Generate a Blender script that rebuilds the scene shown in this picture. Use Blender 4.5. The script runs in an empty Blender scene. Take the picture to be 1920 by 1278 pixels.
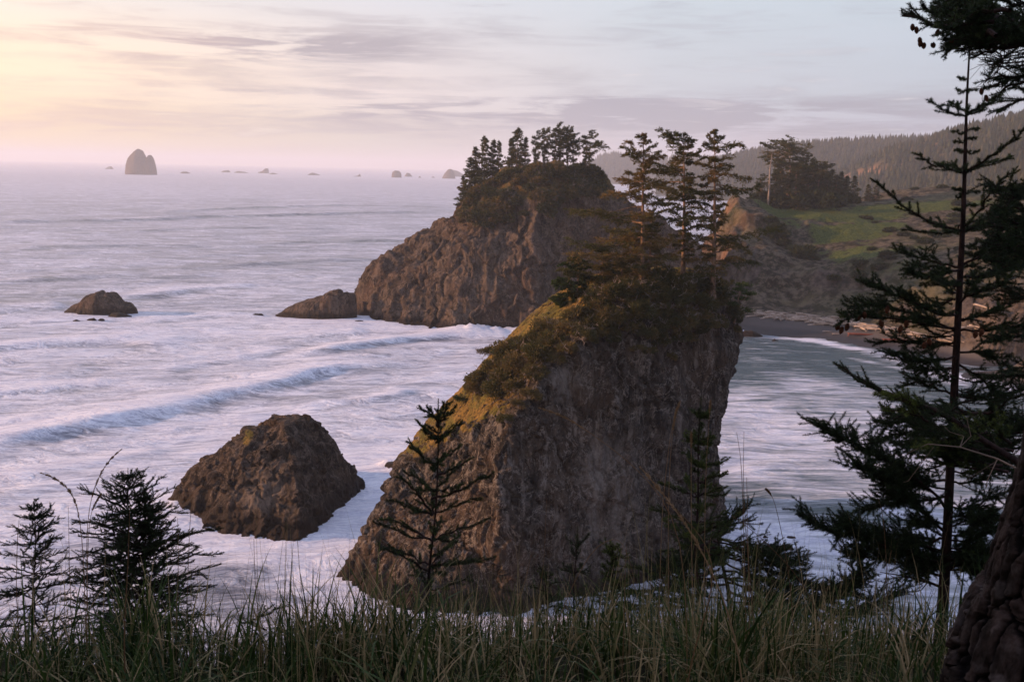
import bpy, math, numpy as np
from mathutils import Matrix, Vector
SC = bpy.context.scene
COL = SC.collection
# ---------------------------------------------------------------- camera
CAMH = 50.0
F = 1867.0                      # focal length in pixels of the 1920 wide photograph
PITCH = math.radians(9.79); ROLL = 0.021
cp, sp = math.cos(PITCH), math.sin(PITCH); cr, sr = math.cos(ROLL), math.sin(ROLL)
cam_data = bpy.data.cameras.new('camera'); cam = bpy.data.objects.new('camera', cam_data); COL.objects.link(cam)
cam_data.sensor_width = 36.0; cam_data.lens = 36.0*F/1920; cam_data.clip_start = 0.05; cam_data.clip_end = 60000
fw = Vector((0, cp, -sp)); up = Vector((0, sp, cp)); rt = Vector((1, 0, 0))
xa = rt*cr + up*sr; ya = rt*(-sr) + up*cr; za = -fw
cam.matrix_world = Matrix(((xa.x, ya.x, za.x, 0), (xa.y, ya.y, za.y, 0), (xa.z, ya.z, za.z, CAMH), (0, 0, 0, 1)))
SC.camera = cam
cam_data.dof.use_dof = True; cam_data.dof.focus_distance = 60.0; cam_data.dof.aperture_fstop = 14.0
# ---------------------------------------------------------------- exposure, sun, sky
SC.view_settings.view_transform = 'Standard'; SC.view_settings.look = 'None'
SC.view_settings.exposure = 0.38; SC.view_settings.gamma = 1.0
try: SC.view_settings.use_curve_mapping = False
except Exception: pass
SUN_AZ, SUN_EL = math.radians(-88), math.radians(13)
sun_dir = Vector((math.sin(SUN_AZ)*math.cos(SUN_EL), math.cos(SUN_AZ)*math.cos(SUN_EL), math.sin(SUN_EL)))
sd = bpy.data.lights.new('sun', 'SUN'); sd.energy = 5.0; sd.angle = math.radians(0.6); sd.color = (1.0, 0.55, 0.29)
sun = bpy.data.objects.new('sun', sd); COL.objects.link(sun)
sun.rotation_euler = sun_dir.to_track_quat('Z', 'Y').to_euler(); sun.location = (-300, 100, 200)

class NT:
    """small node-tree helper"""
    def __init__(s, tree): s.t = tree; s.n = tree.nodes; s.l = tree.links
    def node(s, typ, ins=None, **kw):
        n = s.n.new(typ)
        for k, v in kw.items(): setattr(n, k, v)
        for k, v in (ins or {}).items(): s.put(n.inputs[k], v)
        return n
    def put(s, sock, v):
        if hasattr(v, 'is_linked') or hasattr(v, 'links'): s.l.new(v, sock)
        elif isinstance(v, bpy.types.Node): s.l.new(v.outputs[0], sock)
        else:
            if isinstance(v, tuple) and len(v) == 3 and sock.type == 'RGBA': v = v + (1,)
            sock.default_value = v
    def math(s, op, a, b=0.0, c=None, clamp=False):
        n = s.n.new('ShaderNodeMath'); n.operation = op; n.use_clamp = clamp
        s.put(n.inputs[0], a); s.put(n.inputs[1], b)
        if c is not None: s.put(n.inputs[2], c)
        return n.outputs[0]
    def mix(s, fac, a, b, blend='MIX'):
        n = s.n.new('ShaderNodeMix'); n.data_type = 'RGBA'; n.blend_type = blend
        s.put(n.inputs[0], fac); s.put(n.inputs[6], a); s.put(n.inputs[7], b)
        return n.outputs[2]
    def ramp(s, fac, stops, interp='LINEAR'):
        n = s.n.new('ShaderNodeValToRGB'); n.color_ramp.interpolation = interp
        e = n.color_ramp.elements
        while len(e) < len(stops): e.new(0.5)
        for i, (p, c) in enumerate(stops):
            e[i].position = p; e[i].color = (c, c, c, 1) if not isinstance(c, tuple) else c + (1,)
        s.put(n.inputs[0], fac)
        return n.outputs[0]
    def rng(s, v, a, b, c=0.0, d=1.0, smooth=True):
        n = s.n.new('ShaderNodeMapRange'); n.interpolation_type = 'SMOOTHSTEP' if smooth else 'LINEAR'
        for k, q in enumerate((v, a, b, c, d)): s.put(n.inputs[k], q)
        return n.outputs[0]
    def noise(s, vec, scale, detail=4, rough=0.55, dist=0.0):
        n = s.n.new('ShaderNodeTexNoise'); s.put(n.inputs['Vector'], vec)
        n.inputs['Scale'].default_value = scale; n.inputs['Detail'].default_value = detail
        n.inputs['Roughness'].default_value = rough; n.inputs['Distortion'].default_value = dist
        return n.outputs[0]
    def scl(s, vec, v3, rot=(0, 0, 0), loc=(0, 0, 0)):
        n = s.n.new('ShaderNodeMapping'); s.put(n.inputs[0], vec)
        n.inputs['Scale'].default_value = v3; n.inputs['Rotation'].default_value = rot; n.inputs['Location'].default_value = loc
        return n.outputs[0]

def srgb(r, g, b):
    f = lambda c: (c/255/12.92) if c/255 <= 0.04045 else ((c/255+0.055)/1.055)**2.4
    return (f(r), f(g), f(b))

def make_world():
    w = bpy.data.worlds.new('World'); SC.world = w; w.use_nodes = True
    t = NT(w.node_tree); t.n.clear()
    out = t.node('ShaderNodeOutputWorld'); bg = t.node('ShaderNodeBackground')
    t.l.new(bg.outputs[0], out.inputs[0])
    sky = t.node('ShaderNodeTexSky'); sky.sky_type = 'NISHITA'; sky.sun_disc = False
    sky.sun_elevation = SUN_EL; sky.sun_rotation = SUN_AZ
    sky.air_density = 1.2; sky.dust_density = 2.0; sky.ozone_density = 1.5
    tc = t.node('ShaderNodeTexCoord')
    sx = t.node('ShaderNodeSeparateXYZ', {0: tc.outputs['Generated']})
    az = t.math('ARCTAN2', sx.outputs[0], sx.outputs[1])              # 0 ahead, + right
    el = t.math('ARCSINE', sx.outputs[2])
    azd = t.math('MULTIPLY', az, 180/math.pi); eld = t.math('MULTIPLY', el, 180/math.pi)
    a = t.rng(azd, -90, 90, smooth=False)
    P = lambda d: (d+90)/180
    # veil of high cloud: colour by direction, three height bands
    low = t.ramp(a, [(0.0, srgb(232, 188, 150)), (P(-30), srgb(238, 208, 162)), (P(-20), srgb(220, 198, 168)), (P(-8), srgb(200, 191, 182)),
                     (P(8), srgb(190, 180, 195)), (P(30), srgb(176, 172, 192)), (1.0, srgb(150, 155, 180))])
    mid = t.ramp(a, [(0.0, srgb(255, 214, 165)), (P(-30), srgb(255, 228, 192)), (P(-20), srgb(244, 220, 198)), (P(-8), srgb(222, 207, 205)),
                     (P(8), srgb(190, 192, 201)), (P(30), srgb(172, 181, 196)), (1.0, srgb(150, 160, 185))])
    hi = t.ramp(a, [(0.0, srgb(248, 225, 205)), (P(-30), srgb(232, 226, 220)), (P(-20), srgb(220, 215, 216)), (P(-8), srgb(207, 207, 214)),
                    (P(8), srgb(192, 200, 209)), (P(30), srgb(178, 190, 203)), (1.0, srgb(150, 165, 195))])
    veil = t.mix(t.rng(eld, 0.5, 4.5), low, mid)
    veil = t.mix(t.rng(eld, 4.0, 10.5), veil, hi)
    veil = t.mix(t.rng(eld, 12, 45), veil, srgb(172, 184, 219))
    # streaky clouds
    cv = t.node('ShaderNodeCombineXYZ', {0: t.math('MULTIPLY', azd, 0.10), 1: t.math('MULTIPLY', eld, 0.62), 2: 3.7})
    n1 = t.noise(cv, 1.0, 7, 0.58, 0.4)
    cv2 = t.node('ShaderNodeCombineXYZ', {0: t.math('MULTIPLY', azd, 0.16), 1: t.math('MULTIPLY', eld, 1.9), 2: 9.1})
    n2 = t.noise(cv2, 1.0, 6, 0.6, 0.6)
    def blob(ac, ec, wa, we):
        d1 = t.math('POWER', t.math('DIVIDE', t.math('SUBTRACT', azd, ac), wa), 2)
        d2 = t.math('POWER', t.math('DIVIDE', t.math('SUBTRACT', eld, ec), we), 2)
        return t.math('EXPONENT', t.math('MULTIPLY', t.math('ADD', d1, d2), -1.0))
    # lavender streak banks where the photograph has them
    b = t.math('MULTIPLY', blob(-15, 6.2, 9, 0.8), 1.5)
    b = t.math('ADD', b, t.math('MULTIPLY', blob(-7, 7.2, 9, 0.6), 0.25))
    b = t.math('ADD', b, t.math('MULTIPLY', blob(0, 3.4, 17, 0.8), 1.2))
    b = t.math('ADD', b, t.math('MULTIPLY', blob(14, 2.8, 22, 1.0), 1.1))
    b = t.math('ADD', b, t.math('MULTIPLY', blob(-20, 1.7, 12, 0.5), 0.35))
    b = t.math('ADD', b, t.math('MULTIPLY', blob(-4, 4.8, 12, 0.3), 0.25))
    st = t.math('ADD', t.math('MULTIPLY', n1, 0.6), t.math('MULTIPLY', n2, 0.55))
    cf = t.math('MULTIPLY', b, t.rng(st, 0.46, 0.64))
    cf = t.math('ADD', cf, t.math('MULTIPLY', t.rng(st, 0.55, 0.74), 0.45), clamp=True)
    ccol = t.ramp(a, [(0.0, srgb(220, 175, 165)), (P(-27), srgb(214, 180, 172)), (P(-12), srgb(174, 163, 170)), (P(5), srgb(163, 159, 172)), (P(30), srgb(157, 158, 175)), (1.0, srgb(140, 140, 165))])
    veil = t.mix(t.math('MULTIPLY', cf, 1.0), veil, ccol)
    # bright thin gleams between the banks
    gl = t.math('MULTIPLY', t.rng(n2, 0.56, 0.74), t.rng(eld, 0.8, 2.0))
    gl = t.math('MULTIPLY', gl, t.rng(eld, 9.0, 4.0))
    gcol = t.ramp(a, [(0.0, srgb(255, 225, 170)), (P(-27), srgb(255, 236, 200)), (P(0), srgb(226, 216, 214)), (P(30), srgb(206, 208, 216)), (1.0, srgb(170, 175, 190))])
    veil = t.mix(t.math('MULTIPLY', gl, 0.55), veil, gcol)
    skyc = t.mix(1.0, sky.outputs[0], (0.10, 0.10, 0.10), 'MULTIPLY')
    cov = t.rng(n1, 0.25, 0.7, 0.97, 0.90)
    final = t.mix(cov, skyc, veil)
    final = t.mix(t.rng(eld, -0.2, -3.0), final, srgb(150, 145, 165))
    t.put(bg.inputs[0], t.mix(1.0, final, (1/0.15,)*3, 'MULTIPLY')); bg.inputs[1].default_value = 0.15
make_world()

# ---------------------------------------------------------------- photograph <-> place
def uv(px, py):
    x, y = px-960.0, 639.0-py
    return x*cr - y*sr, x*sr + y*cr
def ray(px, py):
    u, v = uv(px, py); b = v/F
    return np.array((u/F, cp + b*sp, -sp + b*cp))
def W(px, py, Y):               # point seen at a pixel, at forward distance Y
    d = ray(px, py); return np.array((0, 0, CAMH)) + d*(Y/d[1])
def S(px, py, z=0.0):           # point seen at a pixel, at height z
    d = ray(px, py); return np.array((0, 0, CAMH)) + d*((z-CAMH)/d[2])
def PX(px, Y, z):               # point in a pixel column, at distance Y and height z
    d = Y*cp - (z-CAMH)*sp; v = F*(Y*sp + (z-CAMH)*cp)/d
    u = ((px-960.0) - v*sr)/cr
    return np.array((u*d/F, Y, z))
def project(P):
    P = np.asarray(P); d = P[:, 1]*cp - (P[:, 2]-CAMH)*sp
    u = F*P[:, 0]/d; v = F*(P[:, 1]*sp + (P[:, 2]-CAMH)*cp)/d
    return np.stack([960 + u*cr + v*sr, 639 - (-u*sr + v*cr), d], 1)

# ---------------------------------------------------------------- noise
_rs = np.random.RandomState(7)
_perm = _rs.permutation(256).astype(np.int64); _perm = np.concatenate([_perm, _perm])
_g = _rs.normal(size=(256, 3)); _g /= np.linalg.norm(_g, axis=1)[:, None]
_cell = _rs.rand(256, 3)
def _hash(i, j, k): return _perm[(_perm[(_perm[i & 255] + j) & 255] + k) & 255]
def pnoise(P):
    I = np.floor(P).astype(np.int64); f = P - I; w = f*f*f*(f*(f*6-15)+10)
    r = 0
    for a in (0, 1):
        wx = w[:, 0] if a else 1-w[:, 0]
        for b in (0, 1):
            wy = w[:, 1] if b else 1-w[:, 1]
            for c in (0, 1):
                wz = w[:, 2] if c else 1-w[:, 2]
                g = _g[_hash(I[:, 0]+a, I[:, 1]+b, I[:, 2]+c)]
                r = r + wx*wy*wz*(g[:, 0]*(f[:, 0]-a) + g[:, 1]*(f[:, 1]-b) + g[:, 2]*(f[:, 2]-c))
    return r*1.6
def fbm(P, size, octaves=4, gain=0.5, ridged=False, off=0.0, stretch=(1, 1, 1)):
    P = np.asarray(P)/size/np.array(stretch) + off; a = 1.0; r = np.zeros(len(P)); tot = 0
    for o in range(octaves):
        n = pnoise(P*(2.03**o) + o*17.3)
        if ridged: n = 1 - 2*np.abs(n)
        r += a*n; tot += a; a *= gain
    return r/tot
def worley(P, size, stretch=(1, 1, 1), off=0.0):
    P = np.asarray(P)/size/np.array(stretch) + off; I = np.floor(P).astype(np.int64); f = P-I
    d1 = np.full(len(P), 9.0); d2 = np.full(len(P), 9.0); val = np.zeros(len(P)); tl = np.zeros(len(P))
    for a in (-1, 0, 1):
        for b in (-1, 0, 1):
            for c in (-1, 0, 1):
                h = _hash(I[:, 0]+a, I[:, 1]+b, I[:, 2]+c); q = _cell[h]
                d = np.sqrt((q[:, 0]+a-f[:, 0])**2 + (q[:, 1]+b-f[:, 1])**2 + (q[:, 2]+c-f[:, 2])**2)
                m = d < d1
                d2 = np.where(m, d1, np.minimum(d2, d)); val = np.where(m, _cell[(h*7+3) & 255][:, 0], val); gg = _g[(h*5+11) & 255]; tl = np.where(m, (f[:, 0]-q[:, 0]-a)*gg[:, 0]+(f[:, 1]-q[:, 1]-b)*gg[:, 1]+(f[:, 2]-q[:, 2]-c)*gg[:, 2], tl); d1 = np.where(m, d, d1)
    worley.tilt = tl
    return d1, d2, val

# ---------------------------------------------------------------- meshes
class MB:
    def __init__(s): s.v = []; s.f = {3: [], 4: []}; s.t = []; s.n = 0
    def add(s, v, f, t=0.5):
        v = np.asarray(v, float).reshape(-1, 3); f = np.asarray(f, np.int64)
        if not len(v) or not len(f): return
        s.v.append(v); s.f[f.shape[1]].append(f + s.n); s.n += len(v)
        s.t.append(np.full(len(v), t) if np.isscalar(t) else np.asarray(t, float))
    def data(s): return np.concatenate(s.v)
    def mesh(s, name, smooth=True, extra=None):
        me = bpy.data.meshes.new(name); v = np.concatenate(s.v)
        q = np.concatenate(s.f[4]) if s.f[4] else np.zeros((0, 4), int); tr = np.concatenate(s.f[3]) if s.f[3] else np.zeros((0, 3), int)
        me.vertices.add(len(v)); me.vertices.foreach_set('co', v.astype(np.float32).ravel())
        idx = np.concatenate([q.ravel(), tr.ravel()]).astype(np.int32)
        me.loops.add(len(idx)); me.loops.foreach_set('vertex_index', idx)
        n = len(q)+len(tr); me.polygons.add(n)
        st = np.concatenate([np.arange(len(q))*4, len(q)*4 + np.arange(len(tr))*3]).astype(np.int32)
        me.polygons.foreach_set('loop_start', st)
        me.polygons.foreach_set('use_smooth', np.full(n, smooth))
        me.update(calc_edges=True)
        at = me.attributes.new('tint', 'FLOAT', 'POINT'); at.data.foreach_set('value', np.concatenate(s.t).astype(np.float32))
        for k, a in (extra or {}).items():
            at = me.attributes.new(k, 'FLOAT', 'POINT'); at.data.foreach_set('value', np.asarray(a, np.float32))
        return me
    def build(s, name, mat, parent=None, smooth=True, extra=None):
        me = s.mesh(name, smooth, extra); me.materials.append(mat)
        o = bpy.data.objects.new(name, me); COL.objects.link(o)
        if parent is not None: o.parent = parent
        return o
def tag(o, label=None, cat=None, group=None, kind=None):
    if label: o['label'] = label
    if cat: o['category'] = cat
    if group: o['group'] = group
    if kind: o['kind'] = kind
    return o
def empty(name, loc, label, cat, group=None, rz=0.0):
    o = bpy.data.objects.new(name, None); COL.objects.link(o); o.location = tuple(loc); o.rotation_euler = (0, 0, rz)
    o.empty_display_size = 0.2
    return tag(o, label, cat, group)
def norm(a): return a/np.maximum(np.linalg.norm(a, axis=-1, keepdims=True), 1e-9)
def tubes(mb, P, R, k=6, t=0.5, cap=False):
    """P (m,n,3) centre lines, R (m,n) radii"""
    P = np.asarray(P, float); R = np.asarray(R, float)
    if P.ndim == 2: P = P[None]; R = R[None]
    m, n, _ = P.shape; T = norm(np.gradient(P, axis=1))
    ref = np.where(np.abs(T[:, :1, 2:3]) > 0.8, np.array([1., 0, 0]), np.array([0, 0, 1.])); ref = np.broadcast_to(ref, T.shape)
    A = norm(np.cross(T, ref)); B = np.cross(T, A)
    th = np.arange(k)*2*math.pi/k
    V = P[:, :, None] + R[:, :, None, None]*(A[:, :, None]*np.cos(th)[:, None] + B[:, :, None]*np.sin(th)[:, None])
    i, j, l = np.meshgrid(np.arange(m), np.arange(n-1), np.arange(k), indexing='ij'); l2 = (l+1) % k
    b = i*n*k
    Fq = np.stack([b+j*k+l, b+j*k+l2, b+(j+1)*k+l2, b+(j+1)*k+l], -1).reshape(-1, 4)
    tt = t if np.isscalar(t) else np.repeat(np.asarray(t), n*k)
    mb.add(V.reshape(-1, 3), Fq, tt)
def needles(mb, p, d, l, w, t, rs):
    s = norm(np.cross(d, rs.normal(size=d.shape)))*np.asarray(w).reshape(-1, 1)*0.5
    n = len(p); l = np.asarray(l).reshape(-1, 1)
    V = np.stack([p-s, p+s, p+d*l], 1).reshape(-1, 3)
    mb.add(V, np.arange(3*n).reshape(-1, 3), np.repeat(np.broadcast_to(t, (n,)), 3))
def leaves(mb, p, d, l, w, t, rs):
    """kite shaped leaf or spray"""
    s = norm(np.cross(d, rs.normal(size=d.shape)))*np.asarray(w).reshape(-1, 1)*0.5
    n = len(p); l = np.asarray(l).reshape(-1, 1)
    V = np.stack([p, p+d*l*0.45+s, p+d*l, p+d*l*0.5-s], 1).reshape(-1, 3)
    mb.add(V, np.arange(4*n).reshape(-1, 4), np.repeat(np.broadcast_to(t, (n,)), 4))
def grid_faces(nu, nv, wrap=False):
    i, j = np.meshgrid(np.arange(nv-1), np.arange(nu if wrap else nu-1), indexing='ij'); j2 = (j+1) % nu
    return np.stack([i*nu+j, i*nu+j2, (i+1)*nu+j2, (i+1)*nu+j], -1).reshape(-1, 4)
def grid_normals(V):           # V (nv,nu,3)
    N = np.cross(np.gradient(V, axis=1), np.gradient(V, axis=0)); return norm(N)
def tps(pts, q, lam=1e-3):
    pts = np.asarray(pts, float); c = pts[:, :2]/100; z = pts[:, 2]; q = np.asarray(q)/100
    def U(r2): return np.where(r2 > 1e-12, r2*np.log(np.maximum(r2, 1e-12)), 0)
    n = len(c); K = U(((c[:, None]-c[None])**2).sum(-1)) + lam*np.eye(n); Pm = np.hstack([np.ones((n, 1)), c])
    A = np.block([[K, Pm], [Pm.T, np.zeros((3, 3))]]); w = np.linalg.solve(A, np.concatenate([z, np.zeros(3)]))
    out = np.empty(len(q))
    for s in range(0, len(q), 40000):
        qq = q[s:s+40000]; out[s:s+40000] = U(((qq[:, None]-c[None])**2).sum(-1)) @ w[:n] + w[n] + qq @ w[n+1:]
    return out
# ---------------------------------------------------------------- materials
def new_mat(name, rough=0.9, spec=0.15):
    m = bpy.data.materials.new(name); m.use_nodes = True; t = NT(m.node_tree); t.n.clear()
    out = t.node('ShaderNodeOutputMaterial'); b = t.node('ShaderNodeBsdfPrincipled'); t.l.new(b.outputs[0], out.inputs[0])
    b.inputs['Roughness'].default_value = rough; b.inputs['Specular IOR Level'].default_value = spec
    return m, t, b, out
def mat_rock(name, dark, mid, light, scale=1.0, bump=0.35, wet=2.2, warm=(0.16, 0.085, 0.045)):
    m, t, b, out = new_mat(name, 0.92, 0.12)
    P = t.node('ShaderNodeTexCoord').outputs['Object']
    n1 = t.noise(P, 0.11/scale, 5, 0.6); n2 = t.noise(t.scl(P, (1, 1, 0.45)), 0.75/scale, 8, 0.68, 0.4); n3 = t.noise(P, 4.0/scale, 6, 0.7)
    col = t.mix(t.rng(n2, 0.38, 0.60), dark, mid)
    col = t.mix(t.math('MULTIPLY', t.rng(n1, 0.46, 0.64), 0.6), col, warm)
    col = t.mix(t.math('MULTIPLY', t.rng(n3, 0.54, 0.70), t.rng(n2, 0.42, 0.62)), col, light)
    v1 = t.noise(t.scl(P, (1, 1, 0.6), (0.3, 0.2, 0)), 0.42/scale, 7, 0.62, 0.9); v2 = t.noise(t.scl(P, (1, 1, 0.8), (0.1, 0.5, 0.4), (9, 3, 5)), 0.30/scale, 8, 0.66, 0.7)
    cr1 = t.math('ABSOLUTE', t.math('SUBTRACT', v1, 0.5)); cr2 = t.math('ABSOLUTE', t.math('SUBTRACT', v2, 0.5))
    n6 = t.noise(P, 9.0/scale, 4, 0.7)
    col = t.mix(t.math('MULTIPLY', t.rng(n6, 0.60, 0.74), 0.7), col, light); col = t.mix(t.math('MULTIPLY', t.rng(n6, 0.42, 0.28), 0.7), col, (dark[0]*.5, dark[1]*.5, dark[2]*.5))
    stv = t.noise(t.scl(P, (1, 1, 0.10)), 0.9/scale, 5, 0.65, 0.3)
    col = t.mix(t.math('MULTIPLY', t.rng(stv, 0.53, 0.70), 0.55), col, light); col = t.mix(t.math('MULTIPLY', t.rng(stv, 0.46, 0.34), 0.55), col, dark)
    col = t.mix(t.math('MULTIPLY', t.rng(cr2, 0.016, 0.004), 0.6), col, light); col = t.mix(t.math('MULTIPLY', t.rng(cr1, 0.016, 0.004), 0.8), col, (dark[0]*.3, dark[1]*.3, dark[2]*.3))
    mv = t.node('ShaderNodeAttribute', attribute_name='veg').outputs['Fac']
    lt = t.node('ShaderNodeAttribute', attribute_name='pale').outputs['Fac']
    col = t.mix(t.math('MULTIPLY', lt, t.rng(n2, 0.30, 0.62)), col, light)
    # turf, dry grass and moss
    g1 = t.noise(P, 0.35, 5, 0.6); g2 = t.noise(P, 2.6, 5, 0.7)
    gc = t.mix(t.rng(g1, 0.40, 0.62), (0.27, 0.165, 0.045), (0.15, 0.13, 0.028))
    gc = t.mix(t.rng(g2, 0.42, 0.68), gc, (0.050, 0.036, 0.016))
    col = t.mix(t.rng(t.math('ADD', mv, t.math('MULTIPLY', t.math('SUBTRACT', g2, 0.5), 0.9)), 0.38, 0.60), col, gc)
    z = t.node('ShaderNodeSeparateXYZ', {0: P}).outputs[2]
    wl = t.rng(t.math('ADD', z, t.math('MULTIPLY', t.math('SUBTRACT', n2, 0.5), 3.0)), wet+0.9, wet-0.9)
    col = t.mix(wl, col, (0.020, 0.012, 0.009))
    t.put(b.inputs['Base Color'], col)
    t.put(b.inputs['Roughness'], t.math('SUBTRACT', 0.93, t.math('MULTIPLY', wl, 0.35)))
    h = t.math('ADD', t.math('MULTIPLY', n2, 0.9), t.math('MULTIPLY', n3, 0.30)); h = t.math('ADD', h, t.math('MULTIPLY', t.rng(cr1, 0.0, 0.02), 0.10))
    bm = t.node('ShaderNodeBump', {'Height': h, 'Strength': 0.9, 'Distance': bump*scale}); t.l.new(bm.outputs[0], b.inputs['Normal'])
    return m
def mat_leaf(name, c0, c1, c2, trans=0.25, rough=0.8):
    m, t, b, out = new_mat(name, rough, 0.12)
    a = t.node('ShaderNodeAttribute', attribute_name='tint').outputs['Fac']
    col = t.ramp(a, [(0.0, c0), (0.5, c1), (1.0, c2)])
    t.put(b.inputs['Base Color'], col)
    tr = t.node('ShaderNodeBsdfTranslucent', {0: col}); mx = t.node('ShaderNodeMixShader', {0: trans})
    t.l.new(b.outputs[0], mx.inputs[1]); t.l.new(tr.outputs[0], mx.inputs[2]); t.l.new(mx.outputs[0], out.inputs[0])
    return m
def mat_bark(name, c0, c1, sc=30.0, bump=0.01, st=(1, 1, 0.25)):
    m, t, b, out = new_mat(name, 0.9, 0.1)
    P = t.node('ShaderNodeTexCoord').outputs['Object']
    n = t.noise(t.scl(P, st), sc, 6, 0.65, 0.3); n2 = t.noise(P, sc*0.2, 3)
    col = t.mix(t.rng(n, 0.36, 0.66), c0, c1); col = t.mix(t.math('MULTIPLY', t.rng(n2, 0.5, 0.7), 0.4), col, (c1[0]*0.8, c1[1]*0.9, c1[2]))
    t.put(b.inputs['Base Color'], col)
    bm = t.node('ShaderNodeBump', {'Height': n, 'Strength': 0.9, 'Distance': bump}); t.l.new(bm.outputs[0], b.inputs['Normal'])
    return m
M = {}
M['rock_big'] = mat_rock('dark basalt', (0.012, 0.010, 0.009), (0.084, 0.067, 0.056), (0.30, 0.26, 0.225), 1.0, 1.2, 2.4, warm=(0.085, 0.052, 0.033))
M['rock_mid'] = mat_rock('brown rock', (0.015, 0.011, 0.009), (0.070, 0.052, 0.040), (0.20, 0.155, 0.125), 1.0, 1.1, 2.2, warm=(0.075, 0.048, 0.032))
M['rock_far'] = mat_rock('mist-lightened brown rock', (0.055, 0.040, 0.031), (0.145, 0.105, 0.082), (0.26, 0.20, 0.16), 2.2, 2.4, 2.0, warm=(0.11, 0.06, 0.04))  # rock colours lightened to stand in for spray mist
M['mid_leaf'] = mat_leaf('spruce foliage', (0.022, 0.030, 0.011), (0.062, 0.064, 0.021), (0.155, 0.10, 0.036))
M['shrub_leaf'] = mat_leaf('shrub foliage', (0.028, 0.036, 0.011), (0.088, 0.078, 0.026), (0.17, 0.11, 0.045))
M['pine_leaf'] = mat_leaf('shore pine foliage', (0.020, 0.036, 0.010), (0.036, 0.060, 0.014), (0.065, 0.085, 0.020))
M['near_needle'] = mat_leaf('near spruce needles', (0.014, 0.022, 0.011), (0.034, 0.050, 0.019), (0.10, 0.12, 0.024), 0.12, 0.6)
M['mid_bark'] = mat_bark('grey brown bark', (0.085, 0.058, 0.044), (0.28, 0.18, 0.125), 3.0, 0.05)
M['near_bark'] = mat_bark('slim spruce bark', (0.012, 0.008, 0.007), (0.048, 0.027, 0.023), 45.0, 0.006)
M['dead_wood'] = mat_bark('weathered dead wood', (0.14, 0.11, 0.095), (0.34, 0.28, 0.25), 6.0, 0.03)
M['drift'] = mat_bark('bleached driftwood', (0.22, 0.17, 0.14), (0.48, 0.39, 0.33), 1.5, 0.05)
M['red_log'] = mat_bark('rusty red log', (0.13, 0.035, 0.022), (0.26, 0.08, 0.05), 1.5, 0.05)
M['cone'] = mat_bark('spruce cone', (0.045, 0.018, 0.010), (0.12, 0.045, 0.022), 60.0, 0.004, (1, 1, 1))
M['blade'] = mat_leaf('grass blades', (0.014, 0.026, 0.007), (0.044, 0.072, 0.015), (0.36, 0.255, 0.135), 0.3, 0.45)
M['stalk'] = mat_leaf('dry grass stalk', (0.09, 0.045, 0.025), (0.19, 0.105, 0.05), (0.34, 0.22, 0.12), 0.1, 0.7)

def mat_soil():
    m, t, b, out = new_mat('dark duff', 0.95, 0.05)
    P = t.node('ShaderNodeTexCoord').outputs['Object']; n = t.noise(P, 6, 6, 0.7)
    t.put(b.inputs['Base Color'], t.mix(t.rng(n, 0.35, 0.7), (0.012, 0.010, 0.007), (0.040, 0.034, 0.018)))
    return m
M['soil'] = mat_soil()

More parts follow.
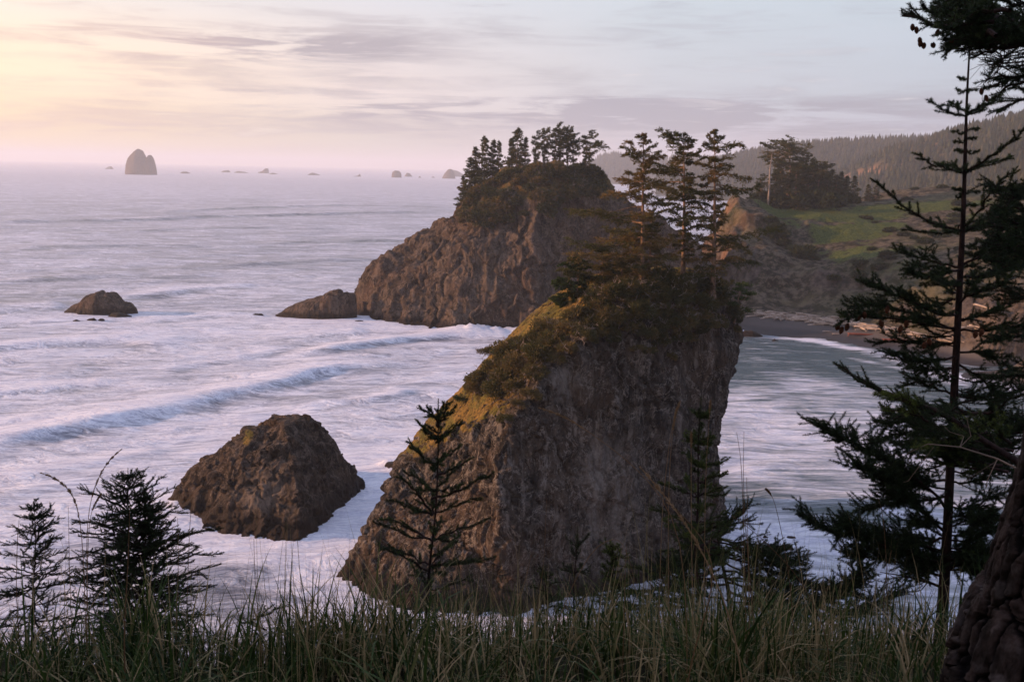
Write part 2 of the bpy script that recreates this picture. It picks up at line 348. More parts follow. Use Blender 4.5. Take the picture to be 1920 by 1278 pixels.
# ---------------------------------------------------------------- the sea
def mat_sea():
    m, t, b, out = new_mat('sea water and foam', 0.3, 0.5)
    b.inputs['IOR'].default_value = 1.33
    P = t.node('ShaderNodeTexCoord').outputs['Object']
    fa = t.node('ShaderNodeAttribute', attribute_name='foam').outputs['Fac']
    cal = t.node('ShaderNodeAttribute', attribute_name='calm').outputs['Fac']     # 1 = sheltered teal bay
    # foam drawn out along the swell (crests run from lower left to upper right)
    warp = t.noise(P, 0.035, 3, 0.5)
    Pw = t.node('ShaderNodeVectorMath', {0: P, 1: t.node('ShaderNodeCombineXYZ', {0: t.math('MULTIPLY', warp, 22.0), 1: t.math('MULTIPLY', warp, 16.0)})}, operation='ADD').outputs[0]
    R = math.radians(-22)
    s1 = t.noise(t.scl(Pw, (0.30, 1.0, 1.0), (0, 0, R)), 0.14, 6, 0.62, 1.2)
    s2 = t.noise(t.scl(Pw, (0.25, 1.0, 1.0), (0, 0, R)), 0.55, 6, 0.66, 1.8)
    s3 = t.noise(t.scl(P, (0.16, 1.0, 1.0), (0, 0, math.radians(4))), 0.55, 5, 0.6, 0.8)
    s4 = t.noise(t.scl(Pw, (0.5, 1.0, 1.0), (0, 0, R)), 1.7, 5, 0.65, 1.4)
    st = t.math('ADD', t.math('MULTIPLY', s1, 0.42), t.math('ADD', t.math('MULTIPLY', s2, 0.38), t.math('MULTIPLY', s4, 0.20)))
    st2 = t.math('ADD', t.math('MULTIPLY', s1, 0.35), t.math('MULTIPLY', s3, 0.65))
    stm = t.math('ADD', t.math('MULTIPLY', st, t.math('SUBTRACT', 1.0, cal)), t.math('MULTIPLY', st2, cal))
    v = t.math('ADD', fa, t.math('MULTIPLY', t.math('SUBTRACT', stm, 0.5), 2.8))
    foam = t.rng(v, 0.05, 0.92)
    wcol = t.mix(cal, (0.040, 0.045, 0.070), (0.045, 0.075, 0.090))
    fcol = t.mix(t.rng(t.math('ADD', t.math('MULTIPLY', s2, 0.5), t.math('MULTIPLY', s4, 0.5)), 0.38, 0.60), (0.50, 0.52, 0.64), (0.78, 0.79, 0.86))
    t.put(b.inputs['Base Color'], t.mix(foam, wcol, fcol))
    t.put(b.inputs['Roughness'], t.math('ADD', 0.26, t.math('MULTIPLY', foam, 0.5)))
    b.inputs['Specular IOR Level'].default_value = 0.5
    far = t.node('ShaderNodeAttribute', attribute_name='near').outputs['Fac']
    h = t.math('ADD', t.math('MULTIPLY', s1, 1.3), t.math('ADD', t.math('MULTIPLY', s2, 0.6), t.math('MULTIPLY', s4, 0.16)))
    bm = t.node('ShaderNodeBump', {'Height': h, 'Strength': 1.0, 'Distance': t.math('ADD', 0.25, t.math('MULTIPLY', far, 0.45))}); t.l.new(bm.outputs[0], b.inputs['Normal'])
    return m
def seg_field(x, y, line):
    """signed distance across a polyline (+ beyond it) and the parameter 0-1 along it"""
    best = np.full(len(x), 1e9); sd_ = np.zeros(len(x)); par = np.zeros(len(x))
    L = np.array(line)[:, :2]; n = len(L)-1
    for i in range(n):
        a, c = L[i], L[i+1]; d = c-a; ll = np.dot(d, d)
        u = ((x-a[0])*d[0] + (y-a[1])*d[1])/ll; uc = np.clip(u, 0, 1)
        dx, dy = x-(a[0]+uc*d[0]), y-(a[1]+uc*d[1]); D = np.hypot(dx, dy)
        s = np.sign(d[0]*(y-a[1]) - d[1]*(x-a[0])); m = D < best
        best = np.where(m, D, best); sd_ = np.where(m, D*s, sd_); par = np.where(m, (i+uc)/n, par)
    return sd_, par
def make_sea():
    r = 45*1.0062**np.arange(0, 1030)
    r = r[r < 27000]; th = np.radians(np.linspace(-82, 82, 760))
    RR, TH = np.meshgrid(r, th, indexing='ij'); x = (RR*np.sin(TH)).ravel(); y = (RR*np.cos(TH)).ravel()
    P = np.stack([x, y, 0*x], 1); rr = np.hypot(x, y)
    ca, sa = math.cos(math.radians(22)), math.sin(math.radians(22))
    Q = np.stack([(x*ca+y*sa)/2.6, -x*sa+y*ca, 0*x], 1)
    fade = np.clip(700/np.maximum(rr, 1), 0, 1)
    z = 0.85*fbm(Q, 16, 3)*np.clip(1800/rr, 0, 1) + 0.45*fbm(Q, 5, 3, off=3)*fade*np.clip(260/rr, 0, 1)
    far = np.clip((rr-250)/400, 0, 1)*np.clip(5000/rr, 0, 1)
    Q2 = np.stack([x/6, y, 0*x], 1); z += far*(1.0*fbm(Q2, 60, 3, off=9))
    foam_add = np.zeros(len(x))
    swells = [([(-160, 905), (0, 845), (150, 812), (300, 782), (460, 742), (600, 706), (720, 688), (830, 672)], 1.8, 6.5),
              ([(-160, 678), (0, 657), (110, 648), (240, 646), (340, 652)], 1.8, 6.0),
              ([(-160, 612), (0, 587), (70, 580), (130, 577)], 1.9, 7.0),
              ([(225, 566), (320, 552), (400, 541), (480, 540)], 1.4, 7.0),
              ([(-200, 420), (200, 416), (420, 408), (640, 402), (860, 396)], 2.4, 15.0),
              ([(300, 400), (460, 391), (640, 386), (850, 388)], 2.0, 14.0),
              ([(250, 436), (450, 428), (650, 430)], 1.2, 12.0),
              ([(420, 500), (600, 492), (760, 486)], 0.9, 10.0),
              ([(560, 672), (680, 655), (780, 640), (860, 632), (960, 632)], 1.5, 5.0),
              ([(-100, 760), (0, 742), (120, 728), (230, 722)], 0.8, 4.0), ([(300, 700), (420, 680), (560, 655)], 0.7, 4.0), ([(500, 640), (640, 628), (700, 622)], 0.8, 4.0),
              ([(0, 905), (120, 885), (240, 860), (330, 850)], 0.6, 3.0), ([(560, 775), (680, 755), (800, 735)], 0.6, 3.0), ([(260, 606), (400, 596), (500, 596)], 0.7, 5.0), ([(0, 530), (200, 522), (420, 520)], 0.9, 9.0), ([(500, 458), (700, 452), (850, 450)], 1.0, 11.0), ([(0, 470), (220, 462), (400, 464)], 1.0, 12.0),
              ([(1385, 935), (1480, 948), (1600, 965), (1700, 975)], 0.8, 3.5)]
    for line, h, w in swells:
        L = [S(a, c) for a, c in line]; s, par = seg_field(x, y, L)
        s = s + w*0.5*pnoise(np.stack([x/w/3, y/w/3, 0*x+h], 1)) - 0.6*w
        prof = np.where(s < 0, np.exp(-(s/(w*0.55))**2), np.exp(-(s/(w*1.7))**2))   # steeper on the near side
        ends = np.clip(np.minimum(par, 1-par)*7, 0, 1)
        ends = ends*(0.7+0.5*pnoise(np.stack([x/30, y/30, 0*x+3], 1)))
        z += h*prof*ends
        if w < 8: foam_add += 0.35*np.exp(-((s-w*0.5)/(w*0.9))**2)*ends - 0.30*np.exp(-((s+w*0.75)/(w*0.5))**2)*ends
        else: foam_add += - 0.22*np.exp(-((s+w*0.6)/(w*0.6))**2)*ends
    # how much foam, by place: control values interpolated over the water
    cp_ = [(0, 1000, .95), (0, 800, .85), (0, 700, .85), (0, 620, .8), (0, 560, .5), (0, 500, .60), (0, 420, .55), (300, 420, .50), (300, 500, .52), (300, 560, .55),
           (200, 640, .80), (400, 640, .9), (400, 760, .95), (600, 760, .95), (600, 640, .85), (760, 640, .85), (850, 700, 1.0), (700, 840, 1.0),
           (600, 480, .48), (800, 500, .50), (700, 400, .50), (500, 350, .6), (100, 350, .66), (700, 345, .6), (300, 320, .7), (700, 330, .7), (200, 900, .95), (300, 1000, .85), (700, 900, .95), (700, 950, .85),
           (600, 990, .55), (450, 1080, .30), (560, 1090, .45), (620, 1150, .6), (500, 1180, .3), (640, 1040, .5),
           (1400, 640, .05), (1500, 660, .0), (1600, 690, .0), (1750, 740, .05), (1880, 740, .10), (1400, 700, .05), (1500, 730, .45), (1650, 760, .6), (1400, 780, .85), (1500, 820, .85), (1650, 850, .8),
           (1450, 880, .8), (1600, 900, .65), (1400, 930, .2), (1550, 955, .12), (1450, 990, .75), (1600, 1010, .7), (1450, 1050, .6), (1600, 1080, .6), (1900, 900, .4), (1400, 1120, .5)]
    A = np.array([list(S(a, c))[:2] + [v] for a, c, v in cp_]); lr = lambda X, Y: np.stack([np.arctan2(X, Y)*3.0, np.log(np.hypot(X, Y))*2.2], 1)
    CA = lr(A[:, 0], A[:, 1]); CQ = lr(x, y); foam = np.zeros(len(x))
    for s0 in range(0, len(x), 50000):
        d = ((CQ[s0:s0+50000, None]-CA[None])**2).sum(-1); w = 1/(d+0.004)**1.6; foam[s0:s0+50000] = (w*A[:, 2]).sum(1)/w.sum(1)
    foam = np.where(foam > .5, .5+(foam-.5)*.62, foam); foam += foam_add + 0.22*fbm(Q, 40, 3, off=5)*(rr < 1500)
    calm = 1/(1+np.exp(-(x - 24 - 0.10*(y-130))/7.0))*np.clip((700-rr)/200, 0, 1)
    # broken white fringe round the rocks and along the beach
    rings = [(S(1385, 606), 9)]
    for (a, c, v, rad) in [(500, 1010, .5, 9), (600, 1000, .4, 8), (690, 930, .5, 9), (660, 1060, .55, 7), (700, 1130, .5, 6), (745, 880, .5, 7), (330, 940, .5, 8), (900, 1160, .5, 8),
                           (880, 622, .6, 9), (960, 618, .5, 9), (1010, 616, .4, 8), (700, 606, .4, 10), (190, 588, .4, 11), (600, 598, .4, 10), (1470, 1010, .3, 5), (1380, 1000, .4, 7)]:
        q = S(a, c); foam += v*np.exp(-((x-q[0])**2+(y-q[1])**2)/rad**2)
    L = [S(a, c) for a, c in [(1380, 616), (1480, 628), (1560, 640), (1640, 656), (1700, 672), (1760, 690), (1830, 706), (1920, 724), (2050, 752)]]
    s, par = seg_field(x, y, L); foam += 0.95*np.exp(-((s+4)/4.2)**2)*(0.75+0.6*pnoise(np.stack([x/9, y/9, 0*x], 1)))
    L2 = [S(a, c) for a, c in [(1600, 672), (1680, 690), (1740, 702), (1800, 720), (1900, 745)]]
    s, par = seg_field(x, y, L2); foam += 0.6*np.exp(-(s/2.2)**2)*(0.5+1.2*pnoise(np.stack([x/12, y/12, 0*x+5], 1)))
    # spray thrown up at the foot of the middle stack
    for a, c, h, rad in [(880, 620, 1.7, 7), (1000, 620, 1.4, 7), (940, 622, 1.0, 6), (745, 875, 1.4, 3.5), (330, 952, 1.2, 4)]:
        q = S(a, c); z += h*np.exp(-((x-q[0])**2+(y-q[1])**2)/rad**2)*(0.8+0.6*pnoise(np.stack([x/2, y/2, 0*x+7], 1)))
    mb = MB(); V = np.stack([x, y, z], 1); mb.add(V, grid_faces(len(th), len(r))[:, ::-1])
    o = mb.build('sea', mat_sea(), extra={'foam': np.clip(foam, -0.3, 1.4), 'calm': calm, 'near': np.clip(260/rr, 0, 1)})
    return tag(o, kind='structure')
make_sea()

# ---------------------------------------------------------------- rocks
ROCKS = {}
def resample_closed(C, n, lin=0.45):
    """closed control polygon -> n points, a blend of straight facets and a smooth curve"""
    C = np.asarray(C, float); K = len(C); u = np.arange(n)*K/n; i = np.floor(u).astype(int) % K; f = (u-np.floor(u))[:, None]
    p0, p1, p2, p3 = C[(i-1) % K], C[i], C[(i+1) % K], C[(i+2) % K]
    cr_ = 0.5*((2*p1)+(-p0+p2)*f+(2*p0-5*p1+4*p2-p3)*f*f+(-p0+3*p1-3*p2+p3)*f**3)
    return lin*(p1*(1-f)+p2*f) + (1-lin)*cr_
def loft_rock(key, levels, top, n=900, rows=300, caprows=60, amp=1.0, size=8.0, seed=0.0, lin=0.5, fine=1.0, strata=0.0, bend=None, ridge=0.6, facet=1.0, calm=None):
    """rock from closed plan outlines at rising heights"""
    zs = np.array([l[0] for l in levels]); Cs = np.array([[PX(px, Y, l[0])[:2] for px, Y in l[1]] for l in levels])
    # even spacing along the surface
    seg = np.sqrt(np.diff(zs)**2 + (np.linalg.norm(np.diff(Cs, axis=0), axis=2).mean(1)*0.7)**2); s = np.concatenate([[0], np.cumsum(seg)])
    q = np.linspace(0, s[-1], rows); zz = np.interp(q, s, zs)
    Ci = np.stack([[np.interp(q, s, Cs[:, k, c]) for c in (0, 1)] for k in range(Cs.shape[1])])    # K,2,rows
    V = []
    for r in range(rows):
        c = resample_closed(Ci[:, :, r], n, lin); V.append(np.column_stack([c, np.full(n, zz[r])]))
    last = V[-1]; cen = last[:, :2].mean(0)
    for r in range(1, caprows+1):
        f = 1-r/caprows; c = cen + (last[:, :2]-cen)*f
        V.append(np.column_stack([c, np.full(n, zs[-1] + (top-zs[-1])*(1-f*f))]))
    V = np.array(V); N = grid_normals(V); N = N if N[rows//2, 0] @ np.append(V[rows//2, 0, :2]-cen, 0) > 0 else -N
    # soften the direction used for displacement
    for _ in range(30): N = norm(N + np.roll(N, 1, 1) + np.roll(N, -1, 1) + np.concatenate([N[:1], N[:-1]]) + np.concatenate([N[1:], N[-1:]]))
    P = V.reshape(-1, 3); Nf = N.reshape(-1, 3); sd = seed
    d = 0.55*size*0.16*amp*fbm(P, size*1.6, 3, off=sd)*2
    d += size*0.085*amp*fbm(P, size*0.62, 4, 0.55, ridged=True, off=sd+4, stretch=(1, 1, 1.9))
    w1, w2, wv = worley(P + 0.8*np.stack([fbm(P, size*.3, 2, off=1), fbm(P, size*.3, 2, off=2), fbm(P, size*.3, 2, off=3)], 1)*size*.3, size*0.42, (1, 1, 1.7), sd); tl = worley.tilt
    d += size*0.11*facet*tl
    d += size*0.085*amp*(wv-0.5)*np.clip((w2-w1)*5, 0, 1) - size*0.03*amp*np.exp(-((w2-w1)/0.07)**2)
    w1, w2, wv = worley(P + 0.3*np.stack([fbm(P, size*.1, 2, off=1), fbm(P, size*.1, 2, off=2), fbm(P, size*.1, 2, off=3)], 1)*size*.1, size*0.15, (1, 1, 1.8), sd+2); d += size*0.022*fine*worley.tilt
    d += size*0.024*fine*(wv-0.5)*np.clip((w2-w1)*6, 0, 1) - size*0.010*fine*np.exp(-((w2-w1)/0.08)**2)
    d += size*0.022*fine*fbm(P, size*0.12, 4, 0.6, ridged=True, off=sd+8)
    if n > 500: d += size*0.012*fine*fbm(P, size*0.05, 3, 0.6, ridged=True, off=sd+15, stretch=(1, 1, 1.6))
    # buttresses and gullies running down the faces
    bt = ridge*(fbm(P*[1, 1, 0.22], size*0.9, 3, 0.5, ridged=True, off=sd+12) - 0.25); d += bt*size*0.14
    if strata: d += strata*np.tanh(3*np.sin(P[:, 2]*0.9 + P[:, 0]*0.25 + 2.5*fbm(P, 14, 2, off=6)))*0.5
    if bend is not None: d += bend(P)
    if calm is not None: d *= calm(P)
    taper = np.ones(len(P)); capi = np.repeat(np.arange(len(V)), n); taper = np.where(capi > rows, np.clip(1-(capi-rows)/caprows, 0.0, 1)*0.8+0.2*(1-(capi-rows)/caprows)**2, 1)
    P2 = P + Nf*(d*np.clip(taper, 0, 1))[:, None]
    V2 = P2.reshape(V.shape); N2 = grid_normals(V2); N2 = N2*np.sign((N2*N).sum(-1, keepdims=True)+1e-9)
    return V2, N2, (w2-w1)
def finish_rock(key, V, N, name, mat, label, veg=None, pale=None, group=None, cat='sea stack'):
    mb = MB(); P = V.reshape(-1, 3); nf = grid_faces(V.shape[1], V.shape[0], True)
    a = V[5, 0] - V[5].mean(0); fn = np.cross(V[5, 1]-V[5, 0], V[6, 0]-V[5, 0])
    if np.dot(fn, a) < 0: nf = nf[:, ::-1]
    mb.add(P, nf); z0 = np.zeros(len(P))
    o = mb.build(name, mat, extra={'veg': z0 if veg is None else veg, 'pale': z0 if pale is None else pale})
    ROCKS[key] = (P, N.reshape(-1, 3), project(P))
    return tag(o, label, cat, group)
def on_rock(key, px, py, tol=5.0):
    """the visible surface point of a rock at a pixel"""
    P, N, pr = ROCKS[key]; d = np.hypot(pr[:, 0]-px, pr[:, 1]-py); m = np.where(d < tol)[0]
    if not len(m): m = np.array([np.argmin(d)])
    best = m[np.argmin(pr[m, 2])]; m2 = m[pr[m, 2] < pr[best, 2]+1.5]; i = m2[np.argmin(d[m2])]
    return P[i].copy(), N[i].copy()

main_levels = [
 (-5, [(960, 104), (1150, 112), (1325, 121), (1362, 138), (1200, 152), (850, 144), (590, 116), (745, 103.5)]),
 (0, [(955, 107), (1150, 114), (1325, 123), (1350, 137), (1200, 150), (870, 142), (636, 116), (765, 107.5)]),
 (4, [(945, 108), (1150, 115), (1322, 124), (1343, 136), (1200, 149), (890, 140), (676, 118.5), (795, 109.5)]),
 (8, [(934, 107.5), (1150, 115.5), (1320, 124), (1336, 136), (1200, 149), (900, 139), (716, 121.5), (818, 115)]),
 (12, [(938, 108), (1150, 116), (1320, 124.5), (1338, 136), (1200, 148), (910, 138), (740, 125), (838, 117.5)]),
 (17, [(932, 109.5), (1150, 116.5), (1326, 125), (1346, 136), (1200, 148), (930, 138), (797, 126), (868, 119)]),
 (22, [(972, 112.5), (1160, 117.5), (1338, 126), (1358, 136), (1210, 147), (965, 138), (868, 127), (917, 119)]),
 (27, [(1040, 116), (1190, 119.5), (1352, 127), (1374, 136), (1220, 147), (1000, 138), (930, 128), (985, 121)]),
 (31, [(1105, 119), (1220, 121.5), (1350, 128), (1370, 135), (1230, 146), (1045, 138), (992, 129), (1045, 123)]),
 (34, [(1160, 121), (1240, 123), (1335, 128.5), (1348, 134), (1240, 144), (1090, 138), (1052, 131), (1100, 125.5)]),
 (36, [(1195, 124), (1250, 125), (1315, 129), (1328, 133), (1245, 142), (1140, 138), (1110, 132), (1150, 128)])]
def main_bend(P):
    pr = project(P)[:, 0]; g = np.zeros(len(P))
    # upright flutes and one deep cleft in the shaded wall
    fx = (P[:, 0]*0.8+P[:, 1]*0.6); wall = np.clip((P[:, 0]-1)/6, 0, 1)*np.clip((34-P[:, 2])/5, 0, 1)
    g += wall*0.75*pnoise(np.stack([fx/3.6, 0*fx, P[:, 2]/26+3], 1)) + wall*0.35*pnoise(np.stack([fx/1.3, 0*fx+4, P[:, 2]/11], 1))
    g -= wall*1.5*np.exp(-((P[:, 0]-16.8-0.08*(P[:, 2]-20))/0.7)**2)*np.clip((P[:, 2]-8)/12, 0, 1)
    return g
def build_main():
    V, N, e = loft_rock('main', main_levels, 37.3, n=1150, rows=360, caprows=60, amp=0.85, size=8.5, seed=2.3, lin=0.9, fine=1.1, bend=main_bend, ridge=0.3, facet=0.75, calm=lambda P: 1-.62*np.clip((np.interp(P[:, 2], [0, 15, 19, 22, 27, 31, 34, 37], [-30, -9, -3.5, 0.0, 4.2, 8.5, 12.5, 18])-P[:, 0])/2, 0, 1))
    P = V.reshape(-1, 3); Nf = N.reshape(-1, 3); pr = project(P)
    # turf lies on the sloping left roof, above the arris that falls from the top to the lower left
    ax = np.interp(P[:, 2], [0, 15, 19, 22, 27, 31, 34, 37], [-30, -9, -3.5, 0.0, 4.2, 8.5, 12.5, 18]); side = (ax - P[:, 0])
    veg = np.clip(side/1.2, 0, 1)*np.clip((Nf[:, 2]-0.10)*4, 0, 1)*np.clip((P[:, 2]-11)/3, 0, 1)
    veg = veg*(0.75+0.5*fbm(P, 5, 3, off=11)); veg = np.maximum(veg, np.clip((P[:, 2]-33)/2, 0, 1)*np.clip((Nf[:, 2]-0.1)*3, 0, 1))
    pale = np.exp(-((P[:, 0]-13+0.15*P[:, 2])/5)**2)*np.clip((22-P[:, 2])/8, 0, 1)*0.8 + 0.9*np.exp(-((P[:, 0]-6.5)/3)**2-((P[:, 2]-25.5)/2.5)**2)
    pale = pale*np.clip(0.6+1.4*fbm(P, 3, 3, off=13, stretch=(1, 1, 3)), 0, 1)
    finish_rock('main', V, N, 'sea_stack', M['rock_big'], 'tall near sea stack with sheer dark wall, golden turf slope and big spruces', veg, pale)
build_main()
near_levels = [
 (-4, [(565, 124), (600, 127), (640, 139), (700, 153), (600, 166), (440, 163), (290, 142), (410, 126)]),
 (0, [(560, 128), (588, 131.5), (628, 142), (677, 152), (600, 160), (450, 158), (323, 142), (425, 131)]),
 (3, [(558, 131), (590, 134), (630, 144), (664, 150), (600, 158), (460, 156), (346, 143), (432, 134)]),
 (5, [(555, 133), (585, 136), (616, 145), (648, 149), (595, 156), (470, 154), (368, 144), (445, 136)]),
 (8, [(550, 136), (578, 139), (602, 146), (618, 149), (580, 154), (490, 153), (425, 145), (470, 139)]),
 (9.9, [(540, 139.5), (562, 141.5), (592, 147), (605, 149), (570, 152), (500, 151), (466, 146), (500, 142)]),
 (11.3, [(535, 142.5), (552, 144), (572, 147), (577, 148.5), (555, 150), (530, 150), (518, 147), (525, 144.5)])]
def build_near_rock():
    V, N, e = loft_rock('near', near_levels, 11.8, n=620, rows=190, caprows=30, amp=0.6, size=5.5, seed=5.1, lin=1.0, fine=0.55, ridge=1.1, facet=1.3)
    P = V.reshape(-1, 3); c = PX(470, 145, 11); veg = 1.0*np.exp(-((P[:, 0]-c[0])/1.0)**2-((P[:, 2]-10)/.9)**2)*(N.reshape(-1, 3)[:, 2] > 0.2)
    pale = np.exp(-((P[:, 0]-PX(500, 135, 4)[0])/3)**2-((P[:, 2]-4)/2.5)**2)
    finish_rock('near', V, N, 'sea_stack', M['rock_mid'], 'bare brown hump-shaped rock in the surf left of the tall near stack', veg, pale)
build_near_rock()
far_levels = [
 (-6, [(850, 300), (1000, 302), (1200, 315), (1430, 345), (1250, 400), (950, 410), (640, 345), (725, 315)]),
 (0, [(850, 310), (1000, 310), (1180, 322), (1390, 345), (1250, 392), (950, 402), (667, 345), (728, 323)]),
 (14, [(855, 316), (1000, 314), (1150, 326), (1350, 345), (1230, 385), (950, 395), (694, 348), (760, 330)]),
 (24, [(870, 321), (1000, 318), (1140, 328), (1300, 345), (1220, 380), (950, 388), (775, 350), (830, 334)]),
 (31, [(905, 326), (1000, 322), (1130, 330), (1235, 345), (1200, 372), (950, 382), (846, 352), (882, 337)]),
 (36, [(920, 330), (1000, 326), (1125, 332), (1185, 346), (1170, 366), (960, 376), (862, 354), (897, 340)]),
 (42, [(940, 334), (1005, 329), (1118, 334), (1145, 346), (1140, 362), (970, 370), (892, 354), (920, 343)]),
 (47, [(965, 338), (1010, 333), (1112, 337), (1130, 346), (1118, 358), (985, 365), (940, 352), (950, 344)]),
 (50, [(998, 342), (1030, 338), (1100, 340), (1115, 347), (1098, 354), (1020, 357), (988, 352), (992, 346)])]
def build_far_stack():
    V, N, e = loft_rock('far', far_levels, 51, n=800, rows=230, caprows=34, amp=1.1, size=17, seed=9.4, lin=0.9, fine=0.65, ridge=1.1, facet=0.9)
    P = V.reshape(-1, 3); Nf = N.reshape(-1, 3)
    veg = np.clip((P[:, 2]-36)/6+0.5*fbm(P, 12, 3), 0, 1) + np.clip((Nf[:, 2]-0.45)*2, 0, 1)*np.clip((P[:, 2]-10)/5, 0, 1)*0.5*(0.5+fbm(P, 9, 3, off=4))
    veg += 0.45*np.clip(fbm(P, 14, 3, off=21), 0, 1)*np.clip((P[:, 2]-5)/5, 0, 1)
    finish_rock('far', V, N, 'sea_stack', M['rock_far'], 'broad middle sea stack with a row of spruces along its top, behind the near stack', np.clip(veg, 0, 1)*.55, None)
build_far_stack()

def profile_rock(key, prof, Y, depth, base_z=-2.0, nx=120, na=44, amp=0.5, size=3.0, seed=0.0, name='sea_stack', mat=None, label='', group=None, cat='sea stack', lean=0.0):
    """rock whose skyline runs through the given pixels at distance Y; depth in metres front to back"""
    T = np.array([W(a, c, Y) for a, c in prof]); x0, x1 = T[0, 0], T[-1, 0]
    xs = x0 + (x1-x0)*(0.5-0.5*np.cos(np.linspace(0, math.pi, nx))); zt = np.interp(xs, T[:, 0], T[:, 2])
    hmax = zt.max(); u = (xs-x0)/(x1-x0); dep = depth*0.5*np.sqrt(np.clip(1-(2*u-1)**2, 0.0, 1))*(0.55+0.45*np.clip(zt/hmax, 0, 1)) + 0.02*depth
    V = np.zeros((nx, na, 3))
    for i in range(nx):
        a = np.linspace(0, 2*math.pi, na, endpoint=False); c, s = np.cos(a), np.sin(a)
        ex = 0.75 if Y < 1000 else 1.0
        yy = Y + dep[i]*np.sign(c)*np.abs(c)**ex; hh = zt[i]-base_z
        zz = np.where(s > 0, base_z + hh*np.abs(s)**ex, base_z-0.5*np.abs(s))
        V[i] = np.column_stack([np.full(na, xs[i]), yy + lean*(zz-base_z), zz])
    N = grid_normals(V); cen = V.mean(1, keepdims=True); N = N*np.sign((N*(V-cen)).sum(-1, keepdims=True)+1e-9)
    P = V.reshape(-1, 3); d = amp*fbm(P, size, 4, 0.55, ridged=True, off=seed)
    w1, w2, wv = worley(P, size*0.7, (1, 1, 1.5), seed); d += amp*0.6*(wv-0.5)*np.clip((w2-w1)*5, 0, 1)
    d *= np.clip(np.repeat(np.minimum(u, 1-u)*8, na), 0.15, 1)
    V2 = (P + N.reshape(-1, 3)*d[:, None]).reshape(V.shape)
    mb = MB(); f = grid_faces(na, nx, True)
    fn = np.cross(V2[nx//2, 1]-V2[nx//2, 0], V2[nx//2+1, 0]-V2[nx//2, 0]); a = V2[nx//2, 0]-cen[nx//2, 0]
    if np.dot(fn, a) < 0: f = f[:, ::-1]
    P2 = V2.reshape(-1, 3); mb.add(P2, f)
    for e in (0, nx-1):                        # close both ends
        c0 = V2[e].mean(0); k = np.arange(na); mb.add(np.vstack([V2[e], c0]), np.stack([k, (k+1) % na, np.full(na, na)], 1))
    o = mb.build(name, mat or M['rock_mid']); ROCKS[key] = (P2, N.reshape(-1, 3), project(P2))
    return tag(o, label, cat, group)
def YS(px, py, z=0.0): return S(px, py, z)[1]
small = [
 ('ridge', [(517, 590), (535, 582), (560, 570), (590, 560), (607, 556), (612, 549), (625, 545), (638, 545), (640, 552), (648, 548), (664, 549), (668, 560), (669, 592)], YS(600, 594), 11, 0.7, 5, 'low slanting rock ledge in the surf just left of the broad middle stack', 'rock'),
 ('lump', [(121, 584), (140, 573), (155, 566), (165, 556), (176, 552), (188, 547), (196, 552), (205, 550), (215, 552), (224, 560), (230, 568), (242, 569), (254, 577), (258, 584)], YS(190, 586), 12, 0.7, 4, 'lumpy wave-washed rock standing alone in the surf at the left', 'rock'),
 ('l2', [(200, 594), (210, 588), (222, 585), (232, 589), (247, 592)], YS(222, 594), 4, 0.25, 2, 'small flat rock in front of the lumpy surf rock', 'rock'),
 ('l3', [(161, 601), (168, 597), (176, 596), (182, 601)], YS(172, 601), 2, 0.15, 1.5, 'tiny dark pointed rock below the lumpy surf rock, left of a rounder one', 'rock'),
 ('l4', [(183, 601), (188, 597), (194, 598), (197, 601)], YS(190, 601), 2, 0.15, 1.5, 'tiny round rock below the lumpy surf rock, right of a pointed one', 'rock'),
 ('l5', [(136, 601), (143, 599), (152, 602)], YS(144, 602), 1.5, 0.1, 1.5, 'thin dark rock barely awash below the lumpy surf rock', 'rock'),
 ('l6', [(470, 591), (478, 588), (490, 588), (496, 592)], YS(484, 592), 3, 0.15, 1.5, 'thin awash rock left of the slanting ledge', 'rock'),
 ('l7', [(664, 602), (672, 600), (682, 602)], YS(673, 603), 2, 0.15, 1.5, 'thin awash rock between slanting ledge and middle stack', 'rock'),
 ('awash', [(718, 876), (728, 868), (742, 866), (756, 869), (764, 876)], YS(740, 878), 3.5, 0.3, 2, 'low wet rock in the foam behind the left shoulder of the near stack', 'rock'),
 ('b1', [(1389, 629), (1396, 621), (1410, 620), (1420, 625), (1430, 629)], YS(1405, 629), 4, 0.3, 2, 'low dark rock in the shallows by the beach, close to the near stack', 'rock'),
 ('b2', [(1446, 639), (1452, 635), (1460, 639)], YS(1452, 639), 1.6, 0.1, 1, 'small brown rock awash off the beach', 'rock'),
 ('c1', [(1462, 1031), (1470, 1022), (1483, 1021), (1491, 1030)], YS(1476, 1031), 1.3, 0.12, 1, 'lowest of three small dark rocks in the foam right of the near stack', 'rock'),
 ('c2', [(1471, 1011), (1478, 1005), (1490, 1006), (1494, 1011)], YS(1482, 1011), 1.1, 0.1, 1, 'upper right of three small dark rocks in the foam right of the near stack', 'rock'),
 ('c3', [(1428, 1010), (1434, 1004), (1443, 1009)], YS(1436, 1010), 0.9, 0.1, 1, 'leftmost of three small dark rocks in the foam right of the near stack', 'rock')]
for i, (k, pf, Y, dep, am, sz, lab, cat) in enumerate(small):
    profile_rock(k, pf, Y, dep, amp=am, size=sz, seed=i*3.3, name='rock', label=lab, cat=cat, mat=M['rock_mid'] if Y < 200 else M['rock_far'], nx=160 if i < 2 else 50, na=80 if i < 2 else 24)
